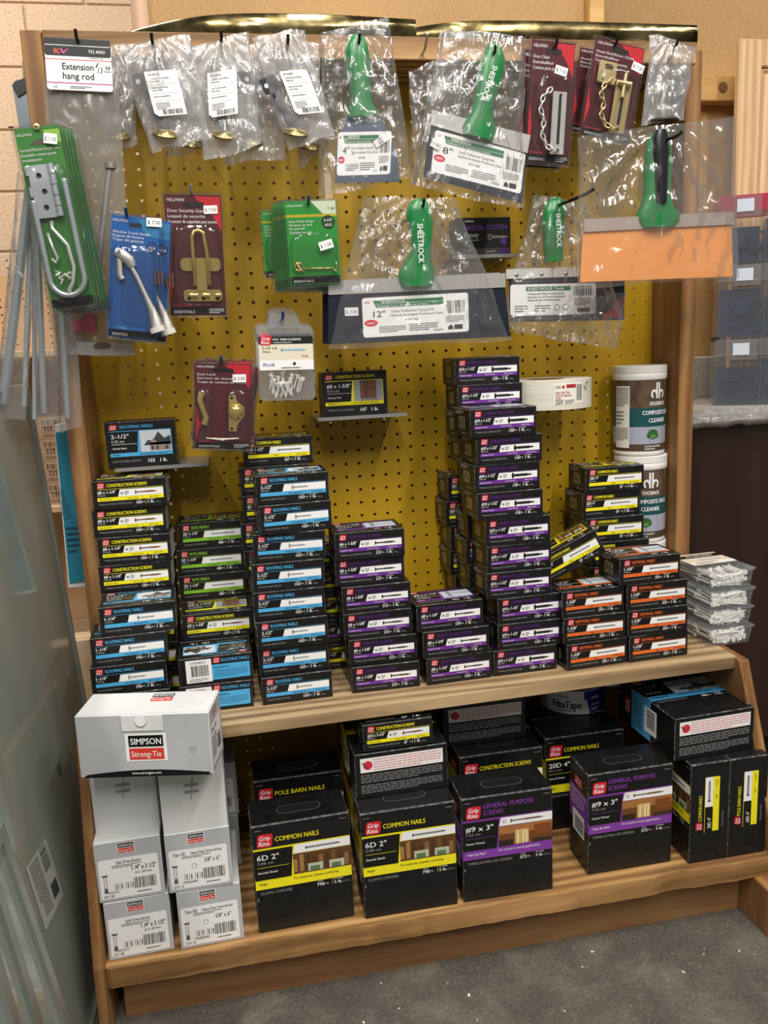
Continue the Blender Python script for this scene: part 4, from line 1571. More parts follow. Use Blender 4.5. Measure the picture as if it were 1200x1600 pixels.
def clear_box(seed, top):
    w, d, h = .094, .122, .0355
    m = MB()
    t = .0012
    k = .006
    # tapering tub: outer and inner skins
    def ring(x0, y0, x1, y1, z):
        return [(x0, y0, z), (x1, y0, z), (x1, y1, z), (x0, y1, z)]
    vs = ring(k, k, w - k, d - k, 0) + ring(0.002, .002, w - .002, d - .002, h - .003)
    fs = [(0, 1, 2, 3)] + [(i, (i + 1) % 4, 4 + (i + 1) % 4, 4 + i) for i in range(4)]
    m.add(vs, fs, CLEARBOX)
    o = m.build('screw_tub')
    l = MB()
    l.box(-.001, -.001, h - .0045, w + .001, .0015, h, CLEARBOX, .0006)
    l.box(-.001, d - .0015, h - .0045, w + .001, d + .001, h, CLEARBOX, .0006)
    l.box(-.001, .0015, h - .0045, .0015, d - .0015, h, CLEARBOX, .0006)
    l.box(w - .0015, .0015, h - .0045, w + .001, d - .0015, h, CLEARBOX, .0006)
    l.quad((.0015, .0015, h - .001), (w - .0015, .0015, h - .001), (w - .0015, d - .0015, h - .001), (.0015, d - .0015, h - .001), CLEARBOX)
    l.build('lid', o)
    r = random.Random(seed)
    s = MB()
    for i in range(120):
        x = r.uniform(.011, w - .011)
        zz = r.uniform(.005, h - .010)
        y = r.choice((r.uniform(.009, .014), r.uniform(.009, .014), r.uniform(.05, .06)))
        screw_mb(s, (x, y, zz), (r.uniform(-.14, .14), 1, r.uniform(-.05, .05)))
    for i in range(7):
        x = r.uniform(.012, .034)
        a = r.uniform(-.5, .5)
        screw_mb(s, (x, r.uniform(.008, .012), r.uniform(.006, h - .012)), (1, .05, a * .35))
    q = s.build('screws', o, smooth=60)
    q['kind'] = 'stuff'
    if top:
        p = MB()
        p.box(.001, .05, h, w - .001, d + .0005, h + .0008, ink('d8c8b4'))
        A = Art(p, (.001, .05, h + .0008), (1, 0, 0), (0, 1, 0), (0, 0, 1))
        A.rect(0, .045, w - .002, .064, BLK, 1)
        A.text('PVC TRIM SCREWS', .02, .050, .008, WHITE, 2, w=.055, bold=.03)
        A.rect(0, .002, w - .002, .016, WHITE, 1)
        A.lines(.01, .004, .06, .014, 2, ink('444444'), 2)
        A.rect(.03, .026, .075, .030, ink('8fb0c8'), 2)
        p.build('paper_sleeve', o)
    return o


for i in range(4):
    o = clear_box(20 + i, i == 3)
    o.location, o.rotation_euler = (.2855, -.247 + (0, .001, 0, .001)[i], ZU + .0006 + i * .0361), (0, 0, math.radians((3, 4, 3, 4)[i]))
    setp(o, 'clear plastic tub of white screws, %s of four' % ('lowest', 'second from the bottom', 'third from the bottom', 'topmost')[i], 'plastic tub', 'clear tubs of white screws')

# ================================================================ hanging goods
CARDBACK = ink('b8b4ac', .8)


class Rig:
    """a hanging pack: an Empty at its top left corner, leaning as the pack leans"""

    def __init__(s, name, Y, TL, TR, BL, label, cat, group=None, tilt=None):
        s.Y = Y
        a, b, c = at(*TL, y=Y), at(*TR, y=Y), at(*BL, y=Y)
        u, v = b - a, c - a
        au, av = math.atan2(u.z, u.x), math.atan2(v.x, -v.z)
        s.a = (au + av) / 2 if tilt is None else math.radians(tilt)
        s.w, s.h = u.length, v.length
        s.o = a
        s.e = empty(name, a, (0, -s.a, 0))
        setp(s.e, label, cat, group)

    def p(s, px, py):
        q = at(px, py, y=s.Y) - s.o
        ca, sa = math.cos(-s.a), math.sin(-s.a)
        return (q.x * ca - q.z * sa, q.x * sa + q.z * ca)

    def P(s, pts):
        return [s.p(*q) for q in pts]

    def art(s, mb, y, z0=None):
        return Art(mb, (0, y, z0 if z0 is not None else -s.h), (1, 0, 0), (0, 0, 1), (0, -1, 0))


def bag(parent, q, bulge, mat, seed=0, amp=1.0, y0=0.0, nu=34, nv=44, name='bag', folds=None):
    """pillow of film between four local (x, z) corners TL TR BR BL"""
    r = random.Random(seed)
    so = Vector((r.uniform(0, 50), r.uniform(0, 50), r.uniform(0, 50)))
    m = MB()
    hk = folds

    def base(u, v):
        t = [(q[0][i] * (1 - u) + q[1][i] * u) * (1 - v) + (q[3][i] * (1 - u) + q[2][i] * u) * v for i in (0, 1)]
        e = .004 * amp
        ed = noise.noise(so + Vector((u * 3, v * 3, 0)))
        return t[0] + e * ed * (1 if .0 < u < 1 else 1), t[1] + e * noise.noise(so + Vector((u * 3, 7, v * 2)))

    for side in (-1, 1):
        def f(u, v):
            x, z = base(u, v)
            k = (max(0, math.sin(math.pi * u)) ** .5) * (max(0, math.sin(math.pi * min(1, v * .92 + .04))) ** .45)
            edge = min(u, 1 - u, v, 1 - v) * 8
            k2 = min(1, edge)
            p = so + Vector((x * 22, side * 3.0, z * 22))
            n = noise.noise(p + Vector((0, 0, 0)))
            rg = abs(noise.noise(p * 1.7 + Vector((9, 0, 0)))) * 2 - .5
            rf = abs(noise.noise(p * 3.9 + Vector((3, 5, 0)))) - .2
            d = bulge * k + amp * k2 * (.0045 * n + .0036 * rg + .0006 * rf)
            if hk:
                a = math.atan2(x - hk[0], hk[1] + .02 - z)
                dist = math.hypot(x - hk[0], z - hk[1])
                d += amp * .0035 * math.sin(a * 19 + 3 * noise.noise(p * .6)) * min(1, edge) * max(0, 1 - dist / (hk[2]))
            return (x, y0 + side * d, z)
        m.grid(f, nu, nv, mat)
    return m.build(name, parent, smooth=180)


def loft(mb, st, mat, n=16, depth=1.0, yc=0.0):
    """tapered round body through (x, z, half width, half depth)"""
    vs = []
    for x, z, hw, hd in st:
        for k in range(n):
            a = 2 * math.pi * k / n
            c, s_ = math.cos(a), math.sin(a)
            e = .75
            vs.append((x + hw * math.copysign(abs(c) ** e, c), yc + hd * math.copysign(abs(s_) ** e, s_), z))
    L = len(st)
    fs = [(i * n + k, i * n + (k + 1) % n, (i + 1) * n + (k + 1) % n, (i + 1) * n + k) for i in range(L - 1) for k in range(n)]
    fs += [tuple(range(n)), tuple((L - 1) * n + k for k in range(n - 1, -1, -1))]
    mb.add(vs, fs, mat)


def sticker(R, c, w, h, txt, y, rot=-8):
    x, z = R.p(*c)
    m = MB()
    m.prism([(-w / 2, -h / 2), (w / 2, -h / 2), (w / 2, h / 2), (-w / 2, h / 2)], 'y', 0, .0002, WHITE)
    A = Art(m, (-w / 2, 0, -h / 2), (1, 0, 0), (0, 0, 1), (0, -1, 0))
    A.text(txt, w / 2, h * .28, h * .42, ink('3a3450'), 1, w=w * .82, align='c', bold=.01)
    o = m.build('price_sticker', R.e, loc=(x, y, z), rot=(0, math.radians(-rot), 0))
    return o


def peg(px, py, Y, label, mat=BLACKMETAL, r=.0024, rise=.010, length=None, grp='peg hooks on the yellow board'):
    t = at(px, py, y=Y)
    m = MB()
    if t.z > 1.46:
        pts = [(t.x, .004, 1.462), (t.x, -.10, 1.470), (t.x, -.150, 1.481), (t.x, (Y - .15) / 2, (t.z + 1.481) / 2)]
    else:
        pts = [(t.x, .004, t.z), (t.x, -.004, t.z - .001)]
        pts += [(t.x, Y * k, t.z - .004 * math.sin(k * 3.1)) for k in (.3, .6, .85)]
    pts += [(t.x, Y - .004, t.z + .001), (t.x, Y - .008, t.z + rise)]
    m.tube(pts, r, mat, 8)
    o = m.build('peg_hook', smooth=60)
    setp(o, label, 'hook', grp)
    return o


def blister(R, deps, rim=.0012, name='blister_shell', x0=0, z0=None, w=None, h=None):
    """clear clamshell: flat flanges with raised bubbles (x0, z0, x1, z1, depth), local metres, z up from the bottom"""
    w = w or R.w
    h = h or R.h
    m = MB()
    m.box(0, -.0016, -h, w, -.0010, 0, BLISTER, .0003)
    # rolled rim all round
    pts = [(x, -.0014, z - h) for x, z in rrpts(w, h, .004, 3)]
    m.tube(pts, rim, BLISTER, 6, closed=True)
    for (a, b, c, d, dep) in deps:
        r = min(c - a, d - b) * .3
        base = rrpts(c - a, d - b, r, 5)
        cx, cz = (c - a) / 2, (d - b) / 2
        rings = []
        for s_, y in ((1.0, -.0016), (.97, -dep * .75), (.90, -dep * .97), (.8, -dep)):
            rings.append([(a + cx + (x - cx) * s_, y, -h + b + cz + (z - cz) * s_) for x, z in base])
        n = len(base)
        vs = [p for q in rings for p in q]
        fs = [(i * n + k, i * n + (k + 1) % n, (i + 1) * n + (k + 1) % n, (i + 1) * n + k) for i in range(3) for k in range(n)] + [tuple(3 * n + k for k in range(n))]
        m.add(vs, fs, BLISTER)
    return m.build(name, R.e, smooth=50)


def chain(m, pts, link, r, mat):
    """links of a chain along a polyline"""
    pts = [Vector(p) for p in pts]
    seg = []
    for a, b in zip(pts, pts[1:]):
        k = max(1, int((b - a).length / (link * .72)))
        seg += [a.lerp(b, i / k) for i in range(k)]
    seg.append(pts[-1])
    for i, (a, b) in enumerate(zip(seg, seg[1:])):
        d = (b - a).normalized()
        side = Vector((0, 1, 0)) if i % 2 else d.cross(Vector((0, 1, 0))).normalized()
        c = (a + b) / 2
        ring = []
        for k in range(12):
            t = 2 * math.pi * k / 12
            ring.append(c + d * (link * .56 * math.cos(t)) + side * (link * .30 * math.sin(t)))
        m.tube(ring, r, mat, 5, closed=True)


def hand(A, s, u, v, h, w, l=2):
    A.text(s, u, v, h, WHITE, l, w=w, bold=.03)


# ---------------------------------------------------------------- extension hang rod, top left
R = Rig('hang_rod_pack', -.186, (68, 58), (171, 54), (67, 139), 'bagged extension hang rod under a black and white header card', 'hardware pack')
w, h = R.w, R.h
m = MB()
m.prism(rrpts(w, h, .004, 3, 0, -h), 'y', -.0012, 0, WHITE)
A = R.art(m, -.0012)
A.rrect(0, h * .66, w, h * .998, .003, BLK, 1)
A.rect(0.001, h * .855, w - .001, h * .868, WHITE, 2)
A.text('K', w * .14, h * .70, h * .10, ink('e8502c'), 2, w=w * .09, bold=.09, sh=.1)
A.text('V', w * .22, h * .70, h * .10, ink('e040a0'), 2, w=w * .12, bold=.09, sh=.2)
A.text('753 ANO', w * .66, h * .73, h * .065, WHITE, 2, w=w * .25, bold=.03)
A.rect(0, h * .585, w, h * .60, ink('d8505c'), 1)
A.rect(0, h * .13, w, h * .148, ink('b82c7c'), 1)
A.text('Extension', w * .25, h * .40, h * .13, BLK, 2, w=w * .47, bold=.035)
A.text('hang rod', w * .25, h * .22, h * .13, BLK, 2, w=w * .47, bold=.035)
A.text('13', w * .78, h * .36, h * .11, BLK, 2, w=w * .07, sh=.2, bold=0)
A.text('98', w * .89, h * .42, h * .08, BLK, 2, w=w * .08, sh=.2, bold=0)
A.rect(w * .88, h * .385, w * .985, h * .395, BLK, 2)
A.poly([(w * .75, h * .47), (w * .77, h * .46), (w * .80, h * .55), (w * .79, h * .56)], BLK, 2)
A.text('CONTENTS: ONE', w * .66, h * .62, h * .03, BLK, 2, w=w * .22)
A.lines(w * .35, h * .03, w * .68, h * .09, 2, ink('444444'), 2)
A.disc(w * .13, h * .08, h * .04, ink('888888'), 2)
A.disc(w * .13, h * .08, h * .03, WHITE, 3)
m.build('header_card', R.e)
b = R.P([(66, 125), (183, 112), (211, 556), (104, 553)])
bag(R.e, b, .006, FROST, 3, .35, y0=.008, nu=24, nv=60, folds=(w * .5, 0, .2))
m = MB()
m.tube([(*R.p(171, 262)[:1], .006, R.p(171, 262)[1]), (R.p(141, 512)[0], .006, R.p(141, 512)[1])], .0052, ink('8e8a86', .4, .5), 12)
x, z = R.p(172, 258)
m.tube([(x, .006, z + .004), (x, .006, z - .004)], .0085, ink('8e8a86', .4, .5), 16)
m.build('rod', R.e, smooth=50)
m = MB()
x, z = R.p(139, 496)
m.prism(R.P([(131, 470), (149, 472), (151, 522), (112, 516), (112, 503), (130, 500)]), 'y', .001, .010, ink('c05a6c', .5))
m.build('rod_foot', R.e)
m = MB()
p, q = R.p(128, 441), R.p(166, 451)
m.tube([(p[0], -.002, p[1]), (q[0], -.002, q[1])], .0010, WHITE, 6)
m.build('tie', R.e)
m = MB()
m.prism(R.P([(108, 553), (150, 556), (211, 555), (208, 537), (160, 535), (122, 534)]), 'y', .0005, .0015, MILKY)
m.build('bag_hem', R.e)
m = MB()
m.prism(R.P([(147, 545), (170, 545), (174, 540), (170, 536), (152, 535), (146, 539)]), 'y', .0000, .0010, ink('5a4a3a', .6))
m.build('hang_hole', R.e)
peg(120, 60, -.194, 'dark hook through the hang rod header card')

# ---------------------------------------------------------------- green screen door sets
GRC, GRD = ink('46a03c', .35), ink('9cc848')


def green_door(Y, dx, dy, full, label):
    R = Rig('door_hardware_pack', Y, (17 + dx, 199 + dy), (91 + dx, 181 + dy), (42 + dx, 488 + dy), label, 'hardware pack', 'green screen door hardware packs', tilt=None)
    w, h = R.w, R.h
    m = MB()
    m.box(.003, -.0008, -h + .003, w - .003, 0, -.003, GRC)
    A = R.art(m, -.0008)
    A.rect(w * .06, h * .012, w * .94, h * .06, BLK, 1)
    if full:
        A.poly([(w * .62, h * .97), (w * .95, h * .97), (w * .95, h * .90), (w * .74, h * .90)], GRD, 1)
        A.text('HILLMAN', w * .08, h * .945, h * .014, WHITE, 2, w=w * .3, bold=.03)
        A.text('1 pc', w * .80, h * .925, h * .02, BLK, 2, w=w * .12, bold=.02)
        A.text('Screen/Storm Door Set', w * .08, h * .865, h * .016, WHITE, 2, w=w * .8, bold=.03)
        A.text('Ensemble contre-porte', w * .08, h * .838, h * .016, WHITE, 2, w=w * .72, bold=.03)
        A.text('moustiquaire', w * .08, h * .812, h * .016, WHITE, 2, w=w * .4, bold=.03)
        A.poly([(w * .3, h * .895), (w * .7, h * .895), (w * .62, h * .925), (w * .44, h * .925)], ink('5a5440'), 2)
    m.build('card', R.e)
    blister(R, [(w * .06, h * .03, w * .94, h * .80, .020)] if full else [(w * .06, h * .03, w * .94, h * .80, .006)], rim=.0016)
    if full:
        # butt hinge
        m = MB()
        hx0, hz0 = w * .16, -h * .50
        hx1, hz1 = w * .58, -h * .215
        m.box(hx0, -.0095, hz0, hx1, -.007, hz1, STEEL, .0004)
        for k in range(3):
            z_ = hz0 + (hz1 - hz0) * (.2 + .3 * k)
            m.lathe([(0, 0), (.0036, 0), (.0036, .0004), (.002, .0005), (0, .0005)], ink('1c2024', .3, .8), 16)
        base = len(m.v)
        m.build('hinge_plate', R.e)
        for k, fx in ((0, .5), (1, .62), (2, .55)):
            c = MB()
            c.lathe([(0, 0), (.0030, 0), (.0036, .0006), (.0030, .0010), (0, .0004)], ink('22262a', .3, .8), 16)
            c.build('screw_hole', R.e, rot=(math.radians(90), 0, 0), loc=(hx0 + (hx1 - hx0) * fx, -.0094, hz0 + (hz1 - hz0) * (.80 - .3 * k)))
        m = MB()
        for k in range(5):
            a = hz0 + (hz1 - hz0) * k / 5
            m.tube([(hx1 + .004, -.010, a + .0005), (hx1 + .004, -.010, a + (hz1 - hz0) / 5 - .0005)], .0048, STEEL, 14)
        for k in (0, 2, 4):
            a = hz0 + (hz1 - hz0) * k / 5
            m.tube([(hx0 - .001, -.009, a + .0005), (hx0 - .001, -.009, a + (hz1 - hz0) / 5 - .0005)], .0028, STEEL, 10)
        m.build('hinge_knuckle', R.e, smooth=50)
        # long spring bent into a U
        m = MB()
        pts = []
        zb = -h * .93
        rr = w * .36
        top_l, top_r = -h * .40, -h * .30
        n = 40
        path = [(w * .5 - rr, top_l + (zb + rr - top_l) * i / n) for i in range(n)]
        path += [(w * .5 + rr * math.cos(math.pi + math.pi * i / n), zb + rr + rr * math.sin(math.pi + math.pi * i / n)) for i in range(n)]
        path += [(w * .5 + rr, zb + rr + (top_r - zb - rr) * i / n) for i in range(n + 1)]
        rs = []
        for i, (x, z_) in enumerate(path):
            pts.append((x, -.008, z_))
            rs.append(.0044 if i % 2 else .0038)
        m.tube(pts, rs, STEEL, 10)
        m.build('door_spring', R.e, smooth=180)
        # pull handle of bent wire and a bag of screws
        m = MB()
        hp = [(w * .42, -.006, -h * .52), (w * .42, -.012, -h * .56), (w * .52, -.014, -h * .60), (w * .66, -.014, -h * .66), (w * .70, -.014, -h * .78), (w * .62, -.014, -h * .86), (w * .50, -.012, -h * .90), (w * .47, -.006, -h * .94)]
        m.tube(hp, .0026, BRIGHT, 10)
        m.tube([(w * .30, -.008, -h * .58), (w * .34, -.010, -h * .66), (w * .40, -.010, -h * .72), (w * .34, -.010, -h * .745), (w * .28, -.010, -h * .72)], .0020, BRIGHT, 8)
        m.build('wire_handle', R.e, smooth=180)
        m = MB()
        r = random.Random(2)
        for i in range(12):
            a = r.uniform(0, 6.28)
            x, z_ = w * r.uniform(.34, .56), -h * r.uniform(.80, .86)
            m.tube([(x, -.009, z_), (x + .008 * math.cos(a), -.010, z_ + .008 * math.sin(a))], .0012, BRIGHT, 6)
        q = m.build('loose_screws', R.e, smooth=60)
        q['kind'] = 'stuff'
        sticker(R, (80 + dx, 218 + dy), .018, .0135, '$ 11.00', -.006, -12)
        m = MB()
        x, z_ = R.p(58 + dx, 199 + dy)
        m.lathe([(0, 0), (.0045, 0), (.0040, .0015), (0, .0020)], PALEBRASS, 18)
        AA = Art(m, (0, 0, .0021), (1, 0, 0), (0, 1, 0), (0, 0, 1))
        AA.rect(-.0026, -.0005, .0026, .0005, BLK, 1)
        AA.rect(-.0005, -.0026, .0005, .0026, BLK, 1)
        m.build('screw_head', R.e, rot=(math.radians(90), 0, 0), loc=(x, -.004, z_))
    return R


for i in range(4, 0, -1):
    green_door(-.262 + i * .011, 6 * i - 1, 2.5 * i, False, 'green screen door pack hidden in the stack, %s behind the front one' % ('first', 'second', 'third', 'last')[i - 1])
green_door(-.262, 0, 0, True, 'green screen door hardware pack with hinge and spring, front of its stack')

# ---------------------------------------------------------------- threaded rods in sleeves, far left
ROD = mk('threaded_zinc', lambda t: (t.b.inputs['Metallic'].__setattr__('default_value', .85), t.b.inputs['Roughness'].__setattr__('default_value', .22),
                                     t.b.inputs['Base Color'].__setattr__('default_value', lin('c8d2d8'))))


def threaded(m, p, q, r, pitch=.0034):
    p, q = Vector(p), Vector(q)
    n = int((q - p).length / pitch) * 2
    pts = [p.lerp(q, i / n) for i in range(n + 1)]
    m.tube(pts, [r if i % 2 else r * .78 for i in range(n + 1)], ROD, 12)


rods = [((47, 290), (5, 632), -.205, .0080, 1, 'thick threaded rod in a clear sleeve at the far left edge'),
        ((50, 300), (38, 634), -.196, .0040, 0, 'thin plain rod left of the sleeved threaded rods'),
        ((54, 300), (54, 655), -.190, .0036, 0, 'thin plain rod hanging lowest between the threaded rods'),
        ((56, 300), (69, 647), -.205, .0052, 1, 'threaded rod in a clear sleeve in the middle of the rods'),
        ((88, 330), (106, 655), -.195, .0050, 1, 'threaded rod in a clear sleeve beside the left post')]
for i, (a, b, Y, rr, th, lab) in enumerate(rods):
    p, q = at(*a, y=Y), at(*b, y=Y)
    e = empty('threaded_rod' if th else 'steel_rod', p)
    setp(e, lab, 'rod', 'zinc rods hanging at the left')
    m = MB()
    d = q - p
    if th:
        threaded(m, (0, 0, 0), d, rr)
    else:
        m.tube([(0, 0, 0), d], rr, STEEL, 14)
    m.build('rod', e, smooth=180 if th else 50)
    if i in (0, 3, 4):
        ws = .036 if i == 0 else .026
        x1, z1 = d.x, d.z
        bag(e, [(-ws * .4, .02), (ws * .6, .02), (x1 + ws * .8, z1 - .012 if i else z1 - .025), (x1 - ws * .5, z1 - .022)], .004 + rr, BAG, 30 + i, .7, nu=14, nv=70, name='sleeve')
    peg(a[0], a[1] - 8, Y, 'hook holding rods at the far left, number hidden behind the packs' if False else 'hook at the left carrying the %s' % ('far left rod', 'first plain rod', 'second plain rod', 'middle sleeved rod', 'sleeved rod beside the post')[i])

# ---------------------------------------------------------------- blue window handle packs
BLC = ink('1a78d0', .3)


def blue_pack(Y, dx, dy, front_one, label):
    R = Rig('window_handle_pack', Y, (171 + dx, 331 + dy), (253 + dx, 343 + dy), (171 + dx, 528 + dy), label, 'hardware pack', 'blue window handle packs')
    w, h = R.w, R.h
    m = MB()
    m.box(.003, -.0008, -h + .003, w - .003, 0, -.003, BLC)
    A = R.art(m, -.0008)
    A.rect(w * .05, h * .02, w * .95, h * .075, BLK, 1)
    A.text('ESSENTIALS', w * .12, h * .03, h * .022, WHITE, 2, w=w * .3)
    A.rrect(w * .12, h * .08, w * .40, h * .10, .001, ink('4a90c8'), 2)
    A.poly([(w * .55, h * .97), (w * .95, h * .97), (w * .95, h * .84), (w * .70, h * .84)], ink('2c86b8'), 1)
    A.text('HILLMAN', w * .07, h * .935, h * .022, WHITE, 2, w=w * .28, bold=.03)
    A.text('Window Crank Handle', w * .07, h * .845, h * .022, WHITE, 2, w=w * .72, bold=.03)
    A.text('Poignee de fenetre', w * .07, h * .815, h * .022, WHITE, 2, w=w * .6, bold=.03)
    A.text('Tope de puerta', w * .07, h * .785, h * .022, WHITE, 2, w=w * .6, bold=.03)
    A.disc(w * .83, h * .76, w * .10, BLK, 2)
    A.disc(w * .83, h * .76, w * .085, ink('1a4a90'), 3)
    A.text('101.6', w * .83, h * .745, h * .018, WHITE, 4, w=w * .13, align='c', bold=.02)
    A.rrect(w * .38, h * .90, w * .62, h * .935, .002, ink('102844'), 2)
    m.build('card', R.e)
    blister(R, [(w * .04, h * .08, w * .93, h * .78, .020)])
    m = MB()
    P = lambda px, py, y=-.008: (R.p(px + dx, py + dy)[0], y, R.p(px + dx, py + dy)[1])
    m.tube([P(181, 393), P(190, 398), P(203, 408), P(208, 418)], [.006, .0085, .0085, .006], BRUSHED, 12, flat=.6)
    m.tube([P(187, 400), P(188, 430), P(192, 437)], [.004, .005, .005], BRUSHED, 10, flat=.6)
    m.lathe([(0, 0), (.0032, 0), (.0032, .001), (0, .001)], BLK, 14, c=P(187, 393, -.016))
    m.build('pivot_bracket', R.e, smooth=60)
    m = MB()
    m.tube([P(206, 418), P(214, 432), P(228, 462), P(237, 482), P(243, 500), P(247, 513)], [.0035, .0034, .0038, .0055, .0085, .0095], BRUSHED, 12, flat=.7)
    m.build('lever_arm', R.e, smooth=60)
    m = MB()
    m.tube([P(245, 511), P(248, 519)], .0115, ink('c8c4bc', .5), 14, flat=.7)
    m.build('rubber_tip', R.e, smooth=60)
    m = MB()
    for k in range(3):
        m.tube([P(243 + 5 * k, 424, -.006), P(244 + 5 * k, 445, -.006)], .0016, ink('9a7868', .3, .8), 7)
    m.build('mounting_screw', R.e, smooth=60)
    if front_one:
        sticker(R, (241, 348), .022, .0125, '$ 7.00', -.004, 3)
    return R


blue_pack(-.200, 17, 4, False, 'blue window handle pack half hidden behind the front one')
blue_pack(-.218, 0, 0, True, 'blue window handle pack in front, silver lever on its card')
peg(198, 336, -.224, 'blue-capped hook holding the blue window handle packs', ink('1c4c74', .3))

# ---------------------------------------------------------------- red hardware cards
REDC, REDB = ink('681a26', .3), ink('d02838', .3)


def red_card(R, lines, price=None, bright=True, head=True):
    w, h = R.w, R.h
    m = MB()
    m.box(.003, -.0008, -h + .003, w - .003, 0, -.003, REDC)
    A = R.art(m, -.0008)
    A.rect(w * .05, h * .02, w * .95, h * .085, BLK, 1)
    A.text('ESSENTIALS', w * .10, h * .035, h * .024, WHITE, 2, w=w * .34)
    A.rrect(w * .10, h * .09, w * .40, h * .105, .001, ink('a83038'), 2)
    A.lines(w * .68, h * .03, w * .93, h * .075, 3, WHITE, 2)
    A.poly([(w * .52, h * .97), (w * .95, h * .97), (w * .95, h * .70), (w * .80, h * .83)], REDB, 1)
    A.poly([(w * .05, h * .50), (w * .12, h * .30), (w * .05, h * .12)], REDB, 1)
    A.text('HILLMAN', w * .08, h * .93, h * .026, WHITE, 2, w=w * .28, bold=.03)
    for i, t in enumerate(lines):
        A.text(t, w * .08, h * (.845 - .043 * i), h * .026, WHITE, 2, w=w * min(.80, .034 * len(t)), bold=.03)
    A.rrect(w * .34, h * .885, w * .68, h * .925, .003, ink('140a0c'), 3)
    m.build('card', R.e)


R = Rig('door_guard_pack', -.165, (252, 300), (348, 306), (272, 496), 'red carded brass door security guard hanging alone', 'hardware pack')
w, h = R.w, R.h
red_card(R, ['Door Security Guard', 'Loquet de securite', 'Protector de seguridad para puerta'])
blister(R, [(w * .07, h * .10, w * .93, h * .76, .020)])
m = MB()
P = lambda px, py, y=-.010: (R.p(px, py)[0], y, R.p(px, py)[1])
lx = [P(305, 448), P(302, 400), P(300, 372), P(303, 363), P(310, 361), P(317, 365), P(319, 374), P(324, 400), P(328, 446)]
m.tube(lx, .0032, BRASS, 10)
m.build('swing_loop', R.e, smooth=180)
m = MB()
pl = rrpts(abs(P(344, 0)[0] - P(284, 0)[0]) if False else .062, .020, .007, 5)
x0, z0 = R.p(283, 424)
m.prism([(x0 + a, z0 + b) for a, b in pl], 'y', -.0055, -.003, BRASS)
m.build('keeper_plate', R.e)
m = MB()
x0, z0 = R.p(288, 471)
m.prism([(x0 + a, z0 + b) for a, b in rrpts(.060, .018, .006, 5)], 'y', -.006, -.003, BRASS)
for k in range(3):
    m.tube([(x0 + .010 + .020 * k, -.0085, z0 + .009), (x0 + .022 + .018 * k, -.0085, z0 + .009)], .0038, BRASS, 12)
m.build('hinge_base', R.e, smooth=50)
for k in range(3):
    m = MB()
    m.lathe([(0, 0), (.0028, 0), (.0032, .0004), (0, .0004)], BLK, 14)
    m.build('screw_hole', R.e, rot=(math.radians(90), 0, 0), loc=(x0 + .008 + .022 * k, -.0062, z0 + .0045))
m = MB()
m.prism([(x0 + .021, z0 + .016), (x0 + .037, z0 + .016), (x0 + .038, z0 + .066), (x0 + .022, z0 + .066)], 'y', -.0075, -.0055, BRASS)
m.build('hinge_leaf', R.e)
sticker(R, (329, 328), .021, .0125, '$ 7.00', -.003, 3)
peg(299, 300, -.170, 'steel hook holding the red carded door guard', STEEL)


def chain_pack(Y, TL, TR, BL, mat, full, label, price, grp):
    R = Rig('door_chain_pack', Y, TL, TR, BL, label, 'hardware pack', grp)
    w, h = R.w, R.h
    red_card(R, ['Door Chain', 'Entrebailleur', 'Cadena para puerta'] if mat is BRIGHT else ['Hotel Bolt/Door Chain', 'Entrebailleur', 'Cadena para puerta'])
    blister(R, [(w * .12, h * .07, w * .90, h * .72, .022)], rim=.0018)
    if full:
        m = MB()
        a, b = w * .50, w * .80
        m.box(a, -.012, -h * .92, b, -.008, -h * .42, mat, .0012)
        m.box(a + .002, -.0135, -h * .92, a + .0055, -.012, -h * .42, mat, .0005)
        m.box(b - .0055, -.0135, -h * .92, b - .002, -.012, -h * .42, mat, .0005)
        m.build('slide_track', R.e)
        m = MB()
        cxx = (a + b) / 2
        m.prism([(cxx - .0022 + q[0], -h * .84 + q[1]) for q in rrpts(.0044, h * .38, .002, 3)], 'y', -.0130, -.0121, BLK)
        m.build('slot', R.e)
        for zz in (.45, .89):
            m = MB()
            m.lathe([(0, 0), (.0022, 0), (.0026, .0004), (0, .0004)], BLK, 12)
            m.build('screw_hole', R.e, rot=(math.radians(90), 0, 0), loc=(cxx, -.0136, -h * zz))
        m = MB()
        chain(m, [(w * .46, -.010, -h * .40), (w * .30, -.011, -h * .46), (w * .24, -.011, -h * .56), (w * .34, -.011, -h * .66), (w * .30, -.011, -h * .76), (w * .42, -.012, -h * .86), (w * .60, -.016, -h * .90)], .011, .0014, mat)
        m.build('chain', R.e, smooth=180)
        if mat is not BRIGHT:
            m = MB()
            m.box(w * .14, -.011, -h * .46, w * .48, -.006, -h * .24, PALEBRASS, .0015)
            AA = Art(m, (w * .14, -.011, -h * .46), (1, 0, 0), (0, 0, 1), (0, -1, 0))
            AA.rrect(w * .10, h * .14, w * .25, h * .19, .002, ink('3a3020'), 1)
            AA.disc(w * .09, h * .04, .0022, BLK, 1)
            AA.disc(w * .25, h * .04, .0022, BLK, 1)
            m.build('mounting_plate', R.e)
            m = MB()
            m.tube([(w * .62, -.018, -h * .34), (w * .62, -.018, -h * .58)], .0034, mat, 12)
            m.tube([(w * .48, -.018, -h * .44), (w * .74, -.018, -h * .44)], [.004, .005], mat, 12)
            m.build('bolt', R.e, smooth=50)
        if price:
            sticker(R, price[0], .021, .013, price[1], -.024, price[2])
    return R


